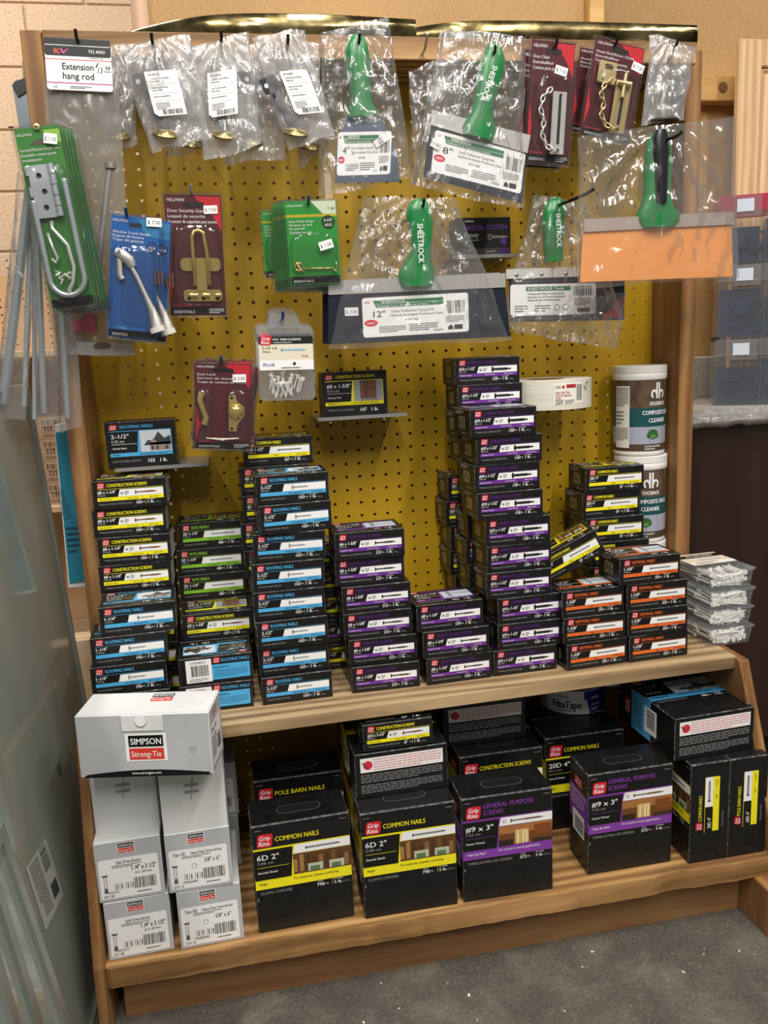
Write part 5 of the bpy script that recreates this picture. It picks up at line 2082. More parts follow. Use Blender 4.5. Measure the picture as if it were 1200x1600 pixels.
GC = 'red carded door chains at the top right'
chain_pack(-.158, (815, 73), (887, 84), (811, 262), BRIGHT, False, 'red card door chain pack behind the silver one', None, GC)
chain_pack(-.186, (829, 58), (901, 74), (836, 256), BRIGHT, True, 'red card pack with silver door chain and slotted track', ((868, 118), '$ 7.00', -12), GC)
chain_pack(-.158, (904, 70), (980, 84), (886, 205), PALEBRASS, False, 'red card door chain pack behind the brass one', None, GC)
chain_pack(-.188, (929, 55), (1010, 76), (906, 212), PALEBRASS, True, 'red card pack with brass hotel bolt and chain, leaning', ((986, 113), '$ 7.00', -12), GC)
peg(868, 72, -.191, 'black hook holding the silver door chain packs')
peg(962, 68, -.193, 'black hook holding the brass door chain packs')

# ---------------------------------------------------------------- sash locks
GS = 'red carded sash locks'


def sash(Y, TL, TR, BL, full, label):
    R = Rig('sash_lock_pack', Y, TL, TR, BL, label, 'hardware pack', GS)
    w, h = R.w, R.h
    red_card(R, ['Sash Lock', 'Serrure de chassis', 'Traba de ventana de vidrio'])
    blister(R, [(w * .06, h * .10, w * .32, h * .70, .014), (w * .56, h * .12, w * .92, h * .70, .018)])
    if full:
        m = MB()
        x, z = w * .16, -h * .34
        m.tube([(x, -.006, z), (x - .004, -.007, z - .012), (x + .002, -.008, z - .030), (x + .006, -.007, z - .040), (x + .003, -.006, z - .052)], [.0055, .0045, .004, .0045, .0055], BRASS, 12, flat=.6)
        m.build('keeper', R.e, smooth=60)
        m = MB()
        x = w * .66
        m.prism([(x - .006, -h * .38), (x + .004, -h * .36), (x + .007, -h * .44), (x + .018, -h * .50), (x + .019, -h * .60), (x + .008, -h * .70), (x + .006, -h * .78), (x - .006, -h * .78)], 'y', -.0055, -.002, BRASS)
        m.build('lock_plate', R.e, bevel=.0012)
        m = MB()
        m.lathe([(0, .007), (.005, .007), (.011, .004), (.0125, 0)], BRASS, 28)
        m.build('cam', R.e, rot=(math.radians(90), 0, 0), loc=(x + .005, -.0055, -h * .56), smooth=60)
        for xx, zz in ((w * .16, .33), (w * .18, .72), (w * .645, .40), (w * .645, .75)):
            m = MB()
            m.lathe([(0, 0), (.0020, 0), (.0024, .0004), (0, .0004)], BLK, 12)
            m.build('screw_hole', R.e, rot=(math.radians(90), 0, 0), loc=(xx, -.0108 if xx < .03 else -.0058, -h * zz))
        m = MB()
        for k in range(4):
            a, b = w * (.22 + .07 * k), w * (.52 + .08 * k)
            m.tube([(a, -.004, -h * (.86 + .005 * k)), (b, -.004, -h * (.885 - .008 * k))], .0012, ink('d8d0b8', .3, .8), 7)
        m.build('mounting_screw', R.e, smooth=60)
        sticker(R, (374, 591), .021, .0125, '$ 3.00', -.003, 2)
    return R


sash(-.150, (318, 556), (410, 575), (296, 690), False, 'red sash lock pack at the back of its stack, leaning clockwise')
sash(-.165, (310, 562), (404, 576), (305, 700), False, 'red sash lock pack, second behind the front one')
sash(-.180, (304, 560), (398, 566), (316, 698), False, 'red sash lock pack just behind the front one')
sash(-.200, (300, 564), (395, 568), (304, 703), True, 'red sash lock pack with brass lock, front of its stack')
peg(346, 566, -.205, 'blue-capped hook holding the red sash locks', ink('1c4c74', .3))

# ---------------------------------------------------------------- gate hooks
GG = 'green carded gate hook packs'


def gate(Y, TL, TR, BL, label, front_one):
    R = Rig('gate_hook_pack', Y, TL, TR, BL, label, 'hardware pack', GG)
    w, h = R.w, R.h
    m = MB()
    m.box(.003, -.0008, -h + .003, w - .003, 0, -.003, ink('2cb440', .3))
    A = R.art(m, -.0008)
    A.rect(w * .05, h * .03, w * .95, h * .12, BLK, 1)
    A.text('ESSENTIALS', w * .10, h * .05, h * .03, WHITE, 2, w=w * .36)
    A.rect(w * .04, h * .80, w * .96, h * .83, ink('c8b41c'), 1)
    A.poly([(w * .5, h * .98), (w * .96, h * .98), (w * .96, h * .83), (w * .72, h * .83)], ink('d8e4c8'), 1)
    A.text('HILLMAN', w * .07, h * .92, h * .025, WHITE, 2, w=w * .28, bold=.03)
    A.text('1 pc', w * .82, h * .88, h * .035, BLK, 2, w=w * .12, bold=.02)
    A.text('Gate Hook & Eye', w * .08, h * .74, h * .028, WHITE, 2, w=w * .46, bold=.03)
    A.text('Goujon et oeil', w * .08, h * .70, h * .028, WHITE, 2, w=w * .42, bold=.03)
    A.text('de portail', w * .08, h * .66, h * .028, WHITE, 2, w=w * .28, bold=.03)
    A.text('Gancho con ojo', w * .08, h * .615, h * .028, WHITE, 2, w=w * .42, bold=.03)
    A.disc(w * .80, h * .735, w * .12, BLK, 2)
    A.disc(w * .80, h * .735, w * .10, ink('1c4420'), 3)
    A.text('2-1/2"', w * .80, h * .745, h * .028, WHITE, 4, w=w * .15, align='c', bold=.03)
    A.text('63.5', w * .80, h * .69, h * .028, WHITE, 4, w=w * .12, align='c', bold=.03)
    m.build('card', R.e)
    blister(R, [(w * .06, h * .09, w * .94, h * .62, .010)])
    m = MB()
    if front_one:
        z = -h * .80
        m.tube([(w * .24, -.005, z + .001), (w * .82, -.005, z), (w * .88, -.005, z - .006), (w * .90, -.005, z + .004), (w * .89, -.005, z + .009)], .0013, BRASS, 8)
        ring = [(w * .20 + .006 * math.cos(t), -.006, z + .004 + .006 * math.sin(t)) for t in [i * .52 for i in range(12)]]
        m.tube(ring, .0012, BRASS, 7, closed=True)
        m.tube([(w * .15, -.006, z + .012), (w * .24, -.006, z - .002), (w * .30, -.006, z - .004)], .0012, BRASS, 7)
        m.build('brass_hook', R.e, smooth=180)
        sticker(R, (508, 384), .022, .013, '$ 1.00', -.012, 14)


lab = ['first', 'second', 'third', 'fourth', 'fifth', 'sixth']
gate(-.135, (404, 327), (489, 326), (413, 437), 'green gate hook pack at the back left of its stack', False)
for i in range(6, 0, -1):
    gate(-.205 + .009 * i, (441 - 3.3 * i, 313 + .6 * i), (527 - 3.0 * i, 313 + 1.0 * i), (456 - 4.4 * i, 449 + 1.4 * i), 'green gate hook pack, %s behind the front one' % lab[i - 1], False)
gate(-.208, (441, 313), (527, 313), (456, 449), 'green gate hook pack with small brass hook, front of its stack', True)
peg(482, 318, -.215, 'blue-capped hook holding the green gate hook packs', ink('1c4c74', .3))

# ---------------------------------------------------------------- pvc trim screw boxes
GP_ = 'clear hanging boxes of trim screws'
for i in (2, 1, 0):
    R = Rig('screw_pack', -.175 + .022 * i, (401 - 2.2 * i, 512 - 2.5 * i), (487 - 2.0 * i, 512 - 2.0 * i), (408 - 1.5 * i, 625 - 3 * i),
            'clear hanging box of white trim screws, %s' % ('front one', 'second one', 'rearmost one')[i], 'screw pack', GP_)
    w, h = R.w, R.h
    m = MB()
    pts = rrpts(w, h, .008, 5, 0, -h)
    m.prism(pts, 'y', -.018, -.001, CLEARBOX)
    m.tube([(x, -.018, z) for x, z in rrpts(w, h, .008, 5, 0, -h)], .0013, CLEARBOX, 6, closed=True)
    hx = w * .5
    m.tube([(w * .22, -.004, 0), (w * .27, -.004, .022), (w * .36, -.004, .026), (w * .64, -.004, .026), (w * .73, -.004, .020), (w * .80, -.004, 0)], .0016, CLEARBOX, 6)
    m.prism([(w * .22, 0), (w * .8, 0), (w * .73, .020), (w * .27, .022)], 'y', -.005, -.004, CLEARBOX)
    m.build('plastic_case', R.e, smooth=40)
    l = MB()
    l.box(.001, -.0190, -h * .585, w - .001, -.0184, -h * .13, ink('d8d0bc', .4))
    A = Art(l, (0, -.0190, -h), (1, 0, 0), (0, 0, 1), (0, -1, 0))
    A.rect(.001, h * .77, w - .001, h * .87, BLK, 1)
    logo(A, w * .03, h * .755, w * .2, h * .13, 2)
    A.text('PVC TRIM SCREWS', w * .27, h * .815, h * .032, WHITE, 2, w=w * .5, bold=.03)
    A.lines(w * .27, h * .78, w * .75, h * .80, 1, OFFW, 2)
    A.text('2-1/4" x 8', w * .07, h * .70, h * .035, BLK, 2, w=w * .26, bold=.02)
    A.text('White', w * .07, h * .655, h * .026, BLK, 2, w=w * .14, bold=.02)
    fastener(A, w * .42, h * .69, w * .46, h * .012, 'smooth', ink('8fb4d4'), 2)
    A.rect(.001, h * .415, w - .001, h * .55, WHITE, 1)
    A.text('PLUS', w * .08, h * .47, h * .04, ink('1c3c90'), 3, w=w * .2, bold=.04)
    A.text('Free', w * .78, h * .59, h * .032, ink('c03040'), 3, w=w * .12)
    A.disc(w * .64, h * .50, w * .028, BLK, 3)
    A.lines(w * .4, h * .43, w * .9, h * .46, 1, ink('444444'), 3)
    l.build('paper_label', R.e)
    if i == 0:
        s = MB()
        r = random.Random(8)
        for k in range(26):
            x, z = w * r.uniform(.2, .8), -h * r.uniform(.66, .93)
            a = r.uniform(-.5, .5) + math.pi / 2
            L = .024
            dx, dz = L * math.cos(a) / 2, L * math.sin(a) / 2
            x = min(max(x, .012), w - .012)
            z = min(max(z, -h + .014), -h * .62)
            screw_mb(s, (x + dx, -.010 + r.uniform(-.004, .004), z + dz), (-dx, 0, -dz), L, .0013)
        q = s.build('screws', R.e, smooth=60)
        q['kind'] = 'stuff'
peg(442, 497, -.195, 'blue-capped hook holding the clear boxes of trim screws', ink('1c4c74', .3))

# ================================================================ taping knives in bags
NAVY = ink('1c2230', .35, .3, .3)
BLUESTEEL = metal('blue_steel', '5a6474', .35, (1, 40, 1), .1)
SILV = ink('b4b1ae', .4, .6)


def knife_label(mb, A, W, H, size, extra=''):
    """printed label: green band, size, small print, bar code"""
    A.rrect(0, 0, W, H, min(W, H) * .07, WHITE, 1)
    g = ink('1c6b3c')
    A.poly([(W * .13, H * .74), (W * .76, H * .74), (W * .76, H * .92), (W * .10, H * .92)], g, 2)
    A.rect(W * .12, H * .825, W * .76, H * .832, WHITE, 3)
    A.text('SHEETROCK', W * .18, H * .845, H * .065, WHITE, 4, w=W * .22, bold=.03)
    A.text('Finishing Tools / Espatulas de Acabado', W * .14, H * .755, H * .045, WHITE, 4, w=W * .48, bold=.0)
    A.text('USG', W * .02, H * .86, H * .05, ink('c03040'), 4, w=W * .05)
    A.text(size, W * .10, H * .50, H * .16, BLK, 2, w=W * .11, bold=.02)
    A.text('Classic Professional Taping Knife', W * .27, H * .60, H * .06, BLK, 2, w=W * .40, bold=0)
    A.text('Espatula de Acabado Profesional Classic', W * .27, H * .50, H * .06, BLK, 2, w=W * .49, bold=0)
    A.disc(W * .075, H * .36, W * .062, ink('c8283a'), 2, 20, H * .085)
    A.text('NEW', W * .075, H * .33, H * .055, WHITE, 3, w=W * .07, align='c', bold=.04)
    A.text('BLUE STEEL', W * .40, H * .38, H * .045, BLK, 2, w=W * .12, bold=.02)
    A.lines(W * .15, H * .10, W * .40, H * .27, 4, ink('3a3a3a'), 2)
    A.lines(W * .43, H * .10, W * .70, H * .30, 4, ink('3a3a3a'), 2, 3)
    A.bars(W * .80, H * .50, W * .97, H * .82, BLK, 2, 9, 18)
    A.lines(W * .78, H * .26, W * .96, H * .44, 5, ink('555555'), 2, 4)
    A.rect(W * .86, H * .08, W * .94, H * .20, ink('2a2a2a'), 2)
    A.poly([(W * .80, H * .08), (W * .85, H * .08), (W * .85, H * .15), (W * .825, H * .21), (W * .80, H * .15)], ink('2a2a2a'), 2)
    A.text('4620', W * .66, H * .07, H * .055, ink('555555'), 2, w=W * .09)


def plate(R, pts, y0, y1, mat, name, bevel=0):
    m = MB()
    m.prism(R.P(pts), 'y', y0, y1, mat)
    return m.build(name, R.e, bevel=bevel)


def handle(R, st, name='handle', depth=.014, y=0.0, hole=True):
    s_ = []
    for py, px, hw in st:
        x, z = R.p(px, py)
        s_.append((x, z, abs(R.p(px + hw, py)[0] - x), depth * min(1, hw / 15)))
    m = MB()
    loft(m, s_, GREEN, 20, yc=y)
    o = m.build(name, R.e, smooth=55)
    return o


def local_art(R, mb, TL, TR, BL, y):
    a, b, c = R.p(*TL), R.p(*TR), R.p(*BL)
    U = Vector((b[0] - a[0], 0, b[1] - a[1]))
    V = Vector((a[0] - c[0], 0, a[1] - c[1]))
    return Art(mb, (c[0], y, c[1]), U.normalized(), V.normalized(), (0, -1, 0)), U.length, V.length


def label_part(R, TL, TR, BL, y, size):
    m = MB()
    A, W, H = local_art(R, m, TL, TR, BL, y)
    knife_label(m, A, W, H, size)
    return m.build('printed_label', R.e)


GK = 'green-handled taping knives in clear bags'
# four inch
R = Rig('taping_knife', -.185, (505, 48), (607, 30), (500, 305), 'bagged four inch taping knife with green handle, leftmost of the knives', 'taping knife', GK, tilt=1)
handle(R, [(54, 556, 5), (60, 557, 12), (72, 557, 17), (92, 558, 20), (118, 561, 19), (140, 563, 16), (158, 564, 16), (172, 566, 21), (184, 568, 25)])
plate(R, [(541, 184), (594, 182), (606, 205), (620, 240), (625, 284), (523, 286), (524, 245), (532, 212)], -.0006, .0006, BLUESTEEL, 'blade')
m = MB()
A, W, H = local_art(R, m, (528, 207), (612, 205), (526, 275), -.0010)
knife_label(m, A, W, H, '4"')
m.build('printed_label', R.e)
sticker(R, (594, 221), .011, .022, '9.00', -.004, -60)
bag(R.e, R.P([(503, 50), (606, 28), (645, 280), (497, 308)]), .016, BAG, 41, 1.1, folds=(*R.p(558, 60), .16))
m = MB()
m.prism(R.P([(508, 268), (520, 268), (522, 308), (510, 310)]), 'y', .012, .016, ink('c8a880'))
m.build('wood_strip', R.e)
peg(561, 66, -.20, 'black hook through the four inch knife handle')
# eight inch
R = Rig('taping_knife', -.190, (672, 172), (828, 213), (650, 285), 'bagged eight inch taping knife hanging askew, green handle', 'taping knife', GK)
handle(R, [(68, 771, 6), (74, 772, 12), (90, 771, 18), (112, 767, 20), (138, 761, 18), (160, 756, 16), (178, 753, 17), (195, 750, 25), (206, 748, 28), (217, 746, 24)])
m = MB()
A, W, H = local_art(R, m, (772, 112), (777, 100), (758, 108), 0)
m = MB()
a = R.p(768, 108)
A = Art(m, (a[0], -.0165, a[1]), Vector((-.16, 0, -1)).normalized(), Vector((1, 0, -.16)).normalized(), (0, -1, 0))
A.text('SHEETROCK', 0, -.003, .0085, WHITE, 1, w=.055, bold=.03)
m.build('handle_lettering', R.e)
plate(R, [(674, 172), (828, 212), (823, 240), (673, 196)], -.003, -.001, SILV, 'spine')
plate(R, [(673, 190), (823, 236), (816, 318), (661, 276)], -.0006, .0006, NAVY, 'blade')
label_part(R, (680, 203), (821, 240), (673, 268), -.0010, '8"')
sticker(R, (680, 226), .016, .013, '11.00', -.004, -14)
bag(R.e, R.P([(688, 44), (822, 58), (818, 326), (642, 288)]), .016, BAG, 42, 1.2, folds=(*R.p(772, 78), .16))
bag(R.e, R.P([(645, 100), (735, 75), (745, 290), (648, 275)]), .010, BAG, 52, 1.3, y0=.024, name='outer_bag')
peg(772, 84, -.205, 'black hook through the eight inch knife handle')
# twelve inch, with one more behind
for k, (Y, dx, dy, lab_) in enumerate(((-.155, -9, -1, 'bagged twelve inch taping knife hidden behind its twin'),
                                       (-.200, 0, 0, 'bagged twelve inch taping knife, navy blade and white label'))):
    R = Rig('taping_knife', Y, (513 + dx, 437 + dy), (789 + dx, 427 + dy), (513 + dx, 537 + dy), lab_, 'taping knife', GK)
    D = lambda L: [(a + dx, b + dy) for a, b in L]
    if k:
        handle(R, [(b + dy, a + dx, c) for b, a, c in [(311, 655, 6), (318, 654, 15), (332, 654, 20), (350, 656, 20), (372, 658, 16), (392, 657, 15), (410, 653, 21), (424, 651, 28), (438, 650, 28), (448, 650, 24)]])
    plate(R, D([(513, 440), (789, 427), (789, 449), (513, 461)]), -.003, -.001, SILV, 'spine')
    plate(R, D([(513, 458), (789, 447), (797, 526), (513, 538)]), -.0006, .0006, NAVY, 'blade')
    if k:
        a = R.p(649, 352)
        m = MB()
        A = Art(m, (a[0] + .003, -.0175, a[1]), (.03, 0, -1), (1, 0, .03), (0, -1, 0))
        A.text('SHEETROCK', 0, -.004, .0095, WHITE, 1, w=.060, bold=.03)
        m.build('handle_lettering', R.e)
        label_part(R, (565, 466), (731, 457), (568, 528), -.0010, '12"')
        sticker(R, (549, 487), .022, .013, '$ 13.00', -.002, 1)
        bag(R.e, R.P([(568, 308), (712, 312), (800, 530), (512, 546)]), .014, BAG, 43, 1.2, nu=44, folds=(*R.p(655, 322), .22))
peg(661, 322, -.215, 'black hook through the twelve inch knife handle')
# offset knife
R = Rig('taping_knife', -.150, (790, 421), (976, 415), (797, 502), 'bagged offset finishing knife with riveted steel spine', 'taping knife', GK)
handle(R, [(309, 866, 6), (316, 865, 14), (334, 864, 18), (358, 864, 16), (384, 864, 14), (409, 865, 14)])
plate(R, [(790, 421), (972, 415), (972, 430), (790, 436)], -.004, -.001, BRIGHT, 'spine')
for px, py in ((806, 430), (845, 429), (883, 428), (922, 426), (960, 424)):
    m = MB()
    m.lathe([(0, .0014), (.0025, .0010), (.0036, 0)], ink('8a8886', .3, .9), 16)
    m.build('rivet', R.e, rot=(math.radians(90), 0, 0), loc=(R.p(px, py)[0], -.004, R.p(px, py)[1]), smooth=60)
plate(R, [(795, 436), (976, 430), (975, 500), (797, 503)], -.0006, .0006, NAVY, 'blade')
m = MB()
A, W, H = local_art(R, m, (797, 445), (931, 442), (797, 494), -.0010)
A.rrect(0, 0, W, H, H * .08, WHITE, 1)
A.rect(W * .18, H * .78, W * .70, H * .92, ink('1c6b3c'), 2)
A.text('SHEETROCK Tools', W * .20, H * .81, H * .09, WHITE, 3, w=W * .42, bold=.02)
A.text('Professional Offset Finishing Knife', W * .20, H * .66, H * .07, BLK, 2, w=W * .42)
A.text('Espatula con el Mango Desplazado', W * .20, H * .56, H * .07, BLK, 2, w=W * .44)
A.text('Espatula de Profesionales', W * .20, H * .46, H * .07, BLK, 2, w=W * .38)
A.bars(W * .74, H * .60, W * .95, H * .92, BLK, 2, 3, 16)
A.lines(W * .05, H * .1, W * .20, H * .34, 3, ink('333333'), 2)
A.lines(W * .28, H * .1, W * .46, H * .34, 3, ink('333333'), 2)
A.lines(W * .74, H * .28, W * .94, H * .54, 5, ink('333333'), 2)
A.disc(W * .54, H * .24, H * .10, BLK, 2)
A.disc(W * .54, H * .24, H * .08, WHITE, 3)
A.disc(W * .64, H * .24, H * .10, BLK, 2)
A.disc(W * .64, H * .24, H * .08, WHITE, 3)
A.rect(W * .78, H * .07, W * .93, H * .2, ink('222222'), 2)
m.build('printed_label', R.e)
m = MB()
m.prism(R.P([(941, 496), (971, 496), (971, 462)]), 'y', -.0012, -.0007, ink('c03038'))
m.build('red_corner', R.e)
a = R.p(864, 336)
m = MB()
A = Art(m, (a[0] + .002, -.0155, a[1]), (.0, 0, -1), (1, 0, 0), (0, -1, 0))
A.text('SHEETROCK', 0, -.003, .0085, WHITE, 1, w=.055, bold=.03)
m.build('handle_lettering', R.e)
bag(R.e, R.P([(834, 303), (912, 318), (978, 500), (784, 500)]), .016, BAG, 44, 1.2, folds=(*R.p(866, 315), .18))
bag(R.e, R.P([(786, 496), (978, 455), (960, 545), (800, 520)]), .008, BAG, 54, 1.3, y0=-.004, name='bag_tail', nu=30, nv=14)
t = at(927, 297, y=-.26)
m = MB()
m.tube([at(868, 322, y=.0), at(868, 322, y=-.14), at(880, 318, y=-.19), at(905, 308, y=-.22), at(918, 302, y=-.235), at(928, 295, y=-.245)], .0028, BLACKMETAL, 8)
setp(m.build('peg_hook', smooth=60), 'long black hook sticking out through the offset knife handle', 'hook', 'peg hooks on the yellow board')
# copper coloured blade
COP = mk('copper_sheen', lambda t: (t.b.inputs['Base Color'].__setattr__('default_value', lin('f2a25c')), t.b.inputs['Metallic'].__setattr__('default_value', .35),
                                    t.b.inputs['Roughness'].__setattr__('default_value', .42), t.bump(t.noise(t.coord((1, 1, 90)), 20, 3), .08, .0005)))
R = Rig('taping_knife', -.235, (911, 343), (1145, 331), (906, 440), 'bagged taping knife with wide copper-coloured blade, at the right', 'taping knife', GK)
handle(R, [(204, 1030, 6), (210, 1030, 13), (224, 1029, 18), (250, 1028, 20), (280, 1027, 20), (305, 1026, 20), (322, 1026, 24), (334, 1028, 33), (346, 1028, 32), (356, 1026, 25)])
m = MB()
loft(m, [(R.p(1027, y)[0], R.p(1027, y)[1], w_, .0140) for y, w_ in ((206, .008), (216, .0135), (240, .0150), (262, .0130), (300, .0118), (318, .0105))], ink('17161c', .3, 0, .5), 14, yc=-.006)
m.build('soft_grip', R.e, smooth=60)
plate(R, [(911, 343), (1145, 331), (1145, 351), (911, 363)], -.004, -.001, ink('b8a8a0', .4, .5), 'spine')
plate(R, [(911, 362), (1143, 350), (1145, 432), (906, 441)], -.0006, .0006, COP, 'blade')
bag(R.e, R.P([(902, 214), (1149, 181), (1154, 436), (903, 450)]), .018, CALM, 45, 1.1, nu=46, nv=46, folds=(*R.p(1040, 215), .2))
m = MB()
m.tube([at(1036, 220, y=.0), at(1036, 220, y=-.22), at(1040, 218, y=-.25), at(1052, 215, y=-.265), at(1060, 211, y=-.272), at(1066, 205, y=-.276)], .0028, BLACKMETAL, 8)
setp(m.build('peg_hook', smooth=60), 'black hook through the handle of the copper-bladed knife', 'hook', 'peg hooks on the yellow board')

# empty hook with its T base
m = MB()
a = at(635, 108, y=-.001)
m.box(a.x - .017, -.004, a.z - .0035, a.x + .017, -.0005, a.z + .0035, STEEL, .0008)
m.box(a.x - .003, -.006, a.z - .024, a.x + .003, -.0005, a.z, STEEL, .0008)
m.tube([(a.x, -.003, a.z), (a.x + .001, -.04, a.z - .002), at(655, 92, y=-.12), at(664, 76, y=-.165), at(668, 52, y=-.19)], .0022, STEEL, 8)
setp(m.build('peg_hook', smooth=40), 'empty steel hook with T-shaped base, top middle of the board', 'hook', 'peg hooks on the yellow board')

# ================================================================ handrail bracket bags
GH = 'bagged handrail brackets along the top'


def rail_bag(Y, q, lab_q, top, label, seed, detail=True):
    R = Rig('bracket_pack', Y, q[0], q[1], q[3], label, 'hardware pack', GH, tilt=0)
    dk = ink('24222a', .35, .5)
    c0, c1, c2, c3, c4 = top
    m = MB()
    a, b = R.p(*c0), R.p(*c1)
    d = Vector((b[0] - a[0], 0, b[1] - a[1]))
    n = Vector((d.z, 0, -d.x)).normalized() * .022
    vs = [(a[0], a[1]), (b[0], b[1]), (b[0] + n.x, b[1] + n.z), (a[0] + n.x, a[1] + n.z)]
    m.prism(vs, 'y', -.002, .001, dk)
    AA = Art(m, (a[0], -.002, a[1]), d.normalized(), -n.normalized(), (0, -1, 0))
    for k in (.15, .85):
        AA.disc(d.length * k, -.011, .0034, ink('c8c8cc'), 1)
    m.build('saddle_plate', R.e)
    m = MB()
    P = lambda q_, y=0: (R.p(*q_)[0], y, R.p(*q_)[1])
    m.tube([P(c2, .0), P(((c2[0] + c3[0]) / 2 - 4, (c2[1] + c3[1]) / 2), .001), P(c3, .001), P(c4, .001)], [.005, .0055, .0065, .008], dk, 12)
    m.build('bracket_arm', R.e, smooth=60)
    m = MB()
    x, z = R.p(*c4)
    m.lathe([(0, .006), (.008, .006), (.017, .003), (.021, -.002), (.020, -.004), (0, -.004)], metal('antique_brass', '8a7c54', .28), 32)
    m.build('rosette', R.e, loc=(x, .001, z - .004), rot=(math.radians(25), math.radians(8), 0), smooth=50)
    if lab_q:
        m = MB()
        A, W, H = local_art(R, m, *lab_q, -.0165)
        A.poly([(0, H * .08), (W * .12, 0), (W, 0), (W, H * .96), (W * .9, H), (0, H)], WHITE, 1)
        A.text('HW 852000', W * .10, H * .90, H * .05, BLK, 2, w=W * .35, bold=.02)
        A.text('Commercial Handrail Bracket', W * .10, H * .82, H * .04, BLK, 2, w=W * .62)
        A.text('Antique Brass', W * .10, H * .76, H * .04, BLK, 2, w=W * .3)
        for zz in (.70, .49, .33):
            A.rect(W * .10, H * zz, W * .95, H * (zz + .004), ink('666666'), 2)
        A.text('Support de main courante', W * .12, H * .62, H * .04, BLK, 2, w=W * .5)
        A.text('Laiton antique', W * .12, H * .56, H * .04, BLK, 2, w=W * .3)
        A.text('Soporte de pasamanos', W * .12, H * .42, H * .04, BLK, 2, w=W * .5)
        A.lines(W * .12, H * .14, W * .55, H * .30, 4, ink('444444'), 2)
        A.bars(W * .28, H * .03, W * .92, H * .14, BLK, 2, seed, 20)
        m.build('paper_label', R.e)
    qq = R.P(q)
    bag(R.e, qq, .013, MILKY, seed, 1.25, folds=(qq[0][0] * .5 + qq[1][0] * .5, qq[0][1], .10))
    return R


rail_bag(-.156, [(130, 75), (206, 70), (216, 226), (166, 240)], None, ((150, 130), (186, 122), (168, 130), (176, 170), (184, 205)), 'bagged handrail bracket between the hang rod and the labelled bags', 60)
rail_bag(-.163, [(262, 82), (330, 70), (322, 232), (262, 246)], None, ((286, 130), (320, 126), (300, 130), (296, 176), (300, 218)), 'bagged handrail bracket behind the first labelled bag', 61)
rail_bag(-.163, [(348, 78), (430, 68), (446, 246), (352, 258)], None, ((372, 130), (410, 126), (392, 130), (390, 176), (392, 214)), 'bagged handrail bracket behind the second labelled bag', 62)
rail_bag(-.163, [(436, 72), (500, 66), (500, 236), (470, 264)], None, ((450, 130), (486, 126), (468, 130), (470, 176), (482, 222)), 'bagged handrail bracket behind the third labelled bag', 63)
rail_bag(-.206, [(184, 74), (295, 55), (332, 215), (238, 238)], ((226, 118), (276, 114), (244, 187)), ((205, 118), (248, 105), (226, 118), (236, 165), (258, 202)), 'bagged handrail bracket with tilted white label, first of three', 64)
rail_bag(-.206, [(299, 70), (389, 51), (410, 226), (320, 252)], ((324, 120), (369, 113), (327, 189)), ((344, 112), (392, 112), (350, 120), (345, 165), (350, 204)), 'bagged handrail bracket with white label, middle of three', 65)
rail_bag(-.206, [(392, 56), (477, 46), (522, 210), (450, 238)], ((435, 117), (477, 113), (461, 184)), ((405, 126), (446, 108), (424, 118), (436, 165), (462, 200)), 'bagged handrail bracket with slanting white label, last of three', 66)
for px, py, t in ((238, 66, 'first'), (346, 62, 'second'), (450, 68, 'third')):
    peg(px, py, -.215, 'black hook over the %s labelled handrail bracket bag' % t)

# small bag of hardware at top right
R = Rig('bracket_pack', -.170, (1014, 53), (1085, 75), (1004, 196), 'small clear bag of grey hardware near the top right corner', 'hardware pack', None, tilt=0)
m = MB()
P = lambda a, b, y=0: (R.p(a, b)[0], y, R.p(a, b)[1])
m.lathe([(0, .004), (.010, .004), (.026, 0), (.026, -.003), (0, -.003)], ink('5c5a54', .4, .7), 32, c=P(1036, 188))
m.tube([P(1036, 186), P(1034, 160), P(1042, 135)], .006, ink('a8a6a0', .35, .7), 12)
m.tube([P(1054, 165), P(1060, 110)], .003, ink('4a5a60', .35, .5), 8)
m.build('bracket', R.e, smooth=50)
bag(R.e, R.P([(1014, 53), (1086, 76), (1069, 187), (1003, 197)]), .014, MILKY, 70, 1.2, folds=(*R.p(1050, 70), .10))
peg(1056, 70, -.18, 'black hook over the small bag of grey hardware')

# fascia screw carton on its bracket
a, b = at(712, 404, y=-.055), at(798, 400, y=-.055)
m = MB()
w, h, d = .102, .068, .045
m.box(0, 0, 0, w, d, h, CARTON, .0009, WORN)
A = front(m)
A.text('StarBorn', w * .16, h * .88, h * .07, WHITE, 2, w=w * .16, bold=.03)
A.text('FASCIA SYSTEM', w * .15, h * .68, h * .13, ink('8a4cc0'), 2, w=w * .78, bold=.02)
A.text('Epoxy', w * .15, h * .50, h * .13, WHITE, 2, w=w * .26, bold=.01)
A.text('Fascia Screws', w * .15, h * .41, h * .045, WHITE, 2, w=w * .26)
fastener(A, w * .62, h * .50, w * .34, h * .03, 'screw', ink('9a9490'), 2)
A.disc(w * .62, h * .50, h * .08, ink('8a8078'), 3)
A.disc(w * .62, h * .50, h * .03, BLK, 4)
A.disc(w * .86, h * .38, h * .09, ink('6a3c98'), 5)
A.rect(0.002, h * .05, w - .002, h * .22, ink('4c484c'), 1)
A.text('14 x 2 1/2"', w * .55, h * .11, h * .05, WHITE, 2, w=w * .16)
A.rect(w * .78, h * .05, w - .002, h * .22, ink('4a2a70'), 2)
o = m.build('screw_box')
o.location = (b.x - w, -.056, b.z)
setp(o, 'dark fascia screw carton with purple lettering behind the knives', 'screw box')
bracket(b.x - w - .01, b.x + .01, -.062, b.z - .0006, 'small bracket under the dark fascia screw carton', [b.x - .02])

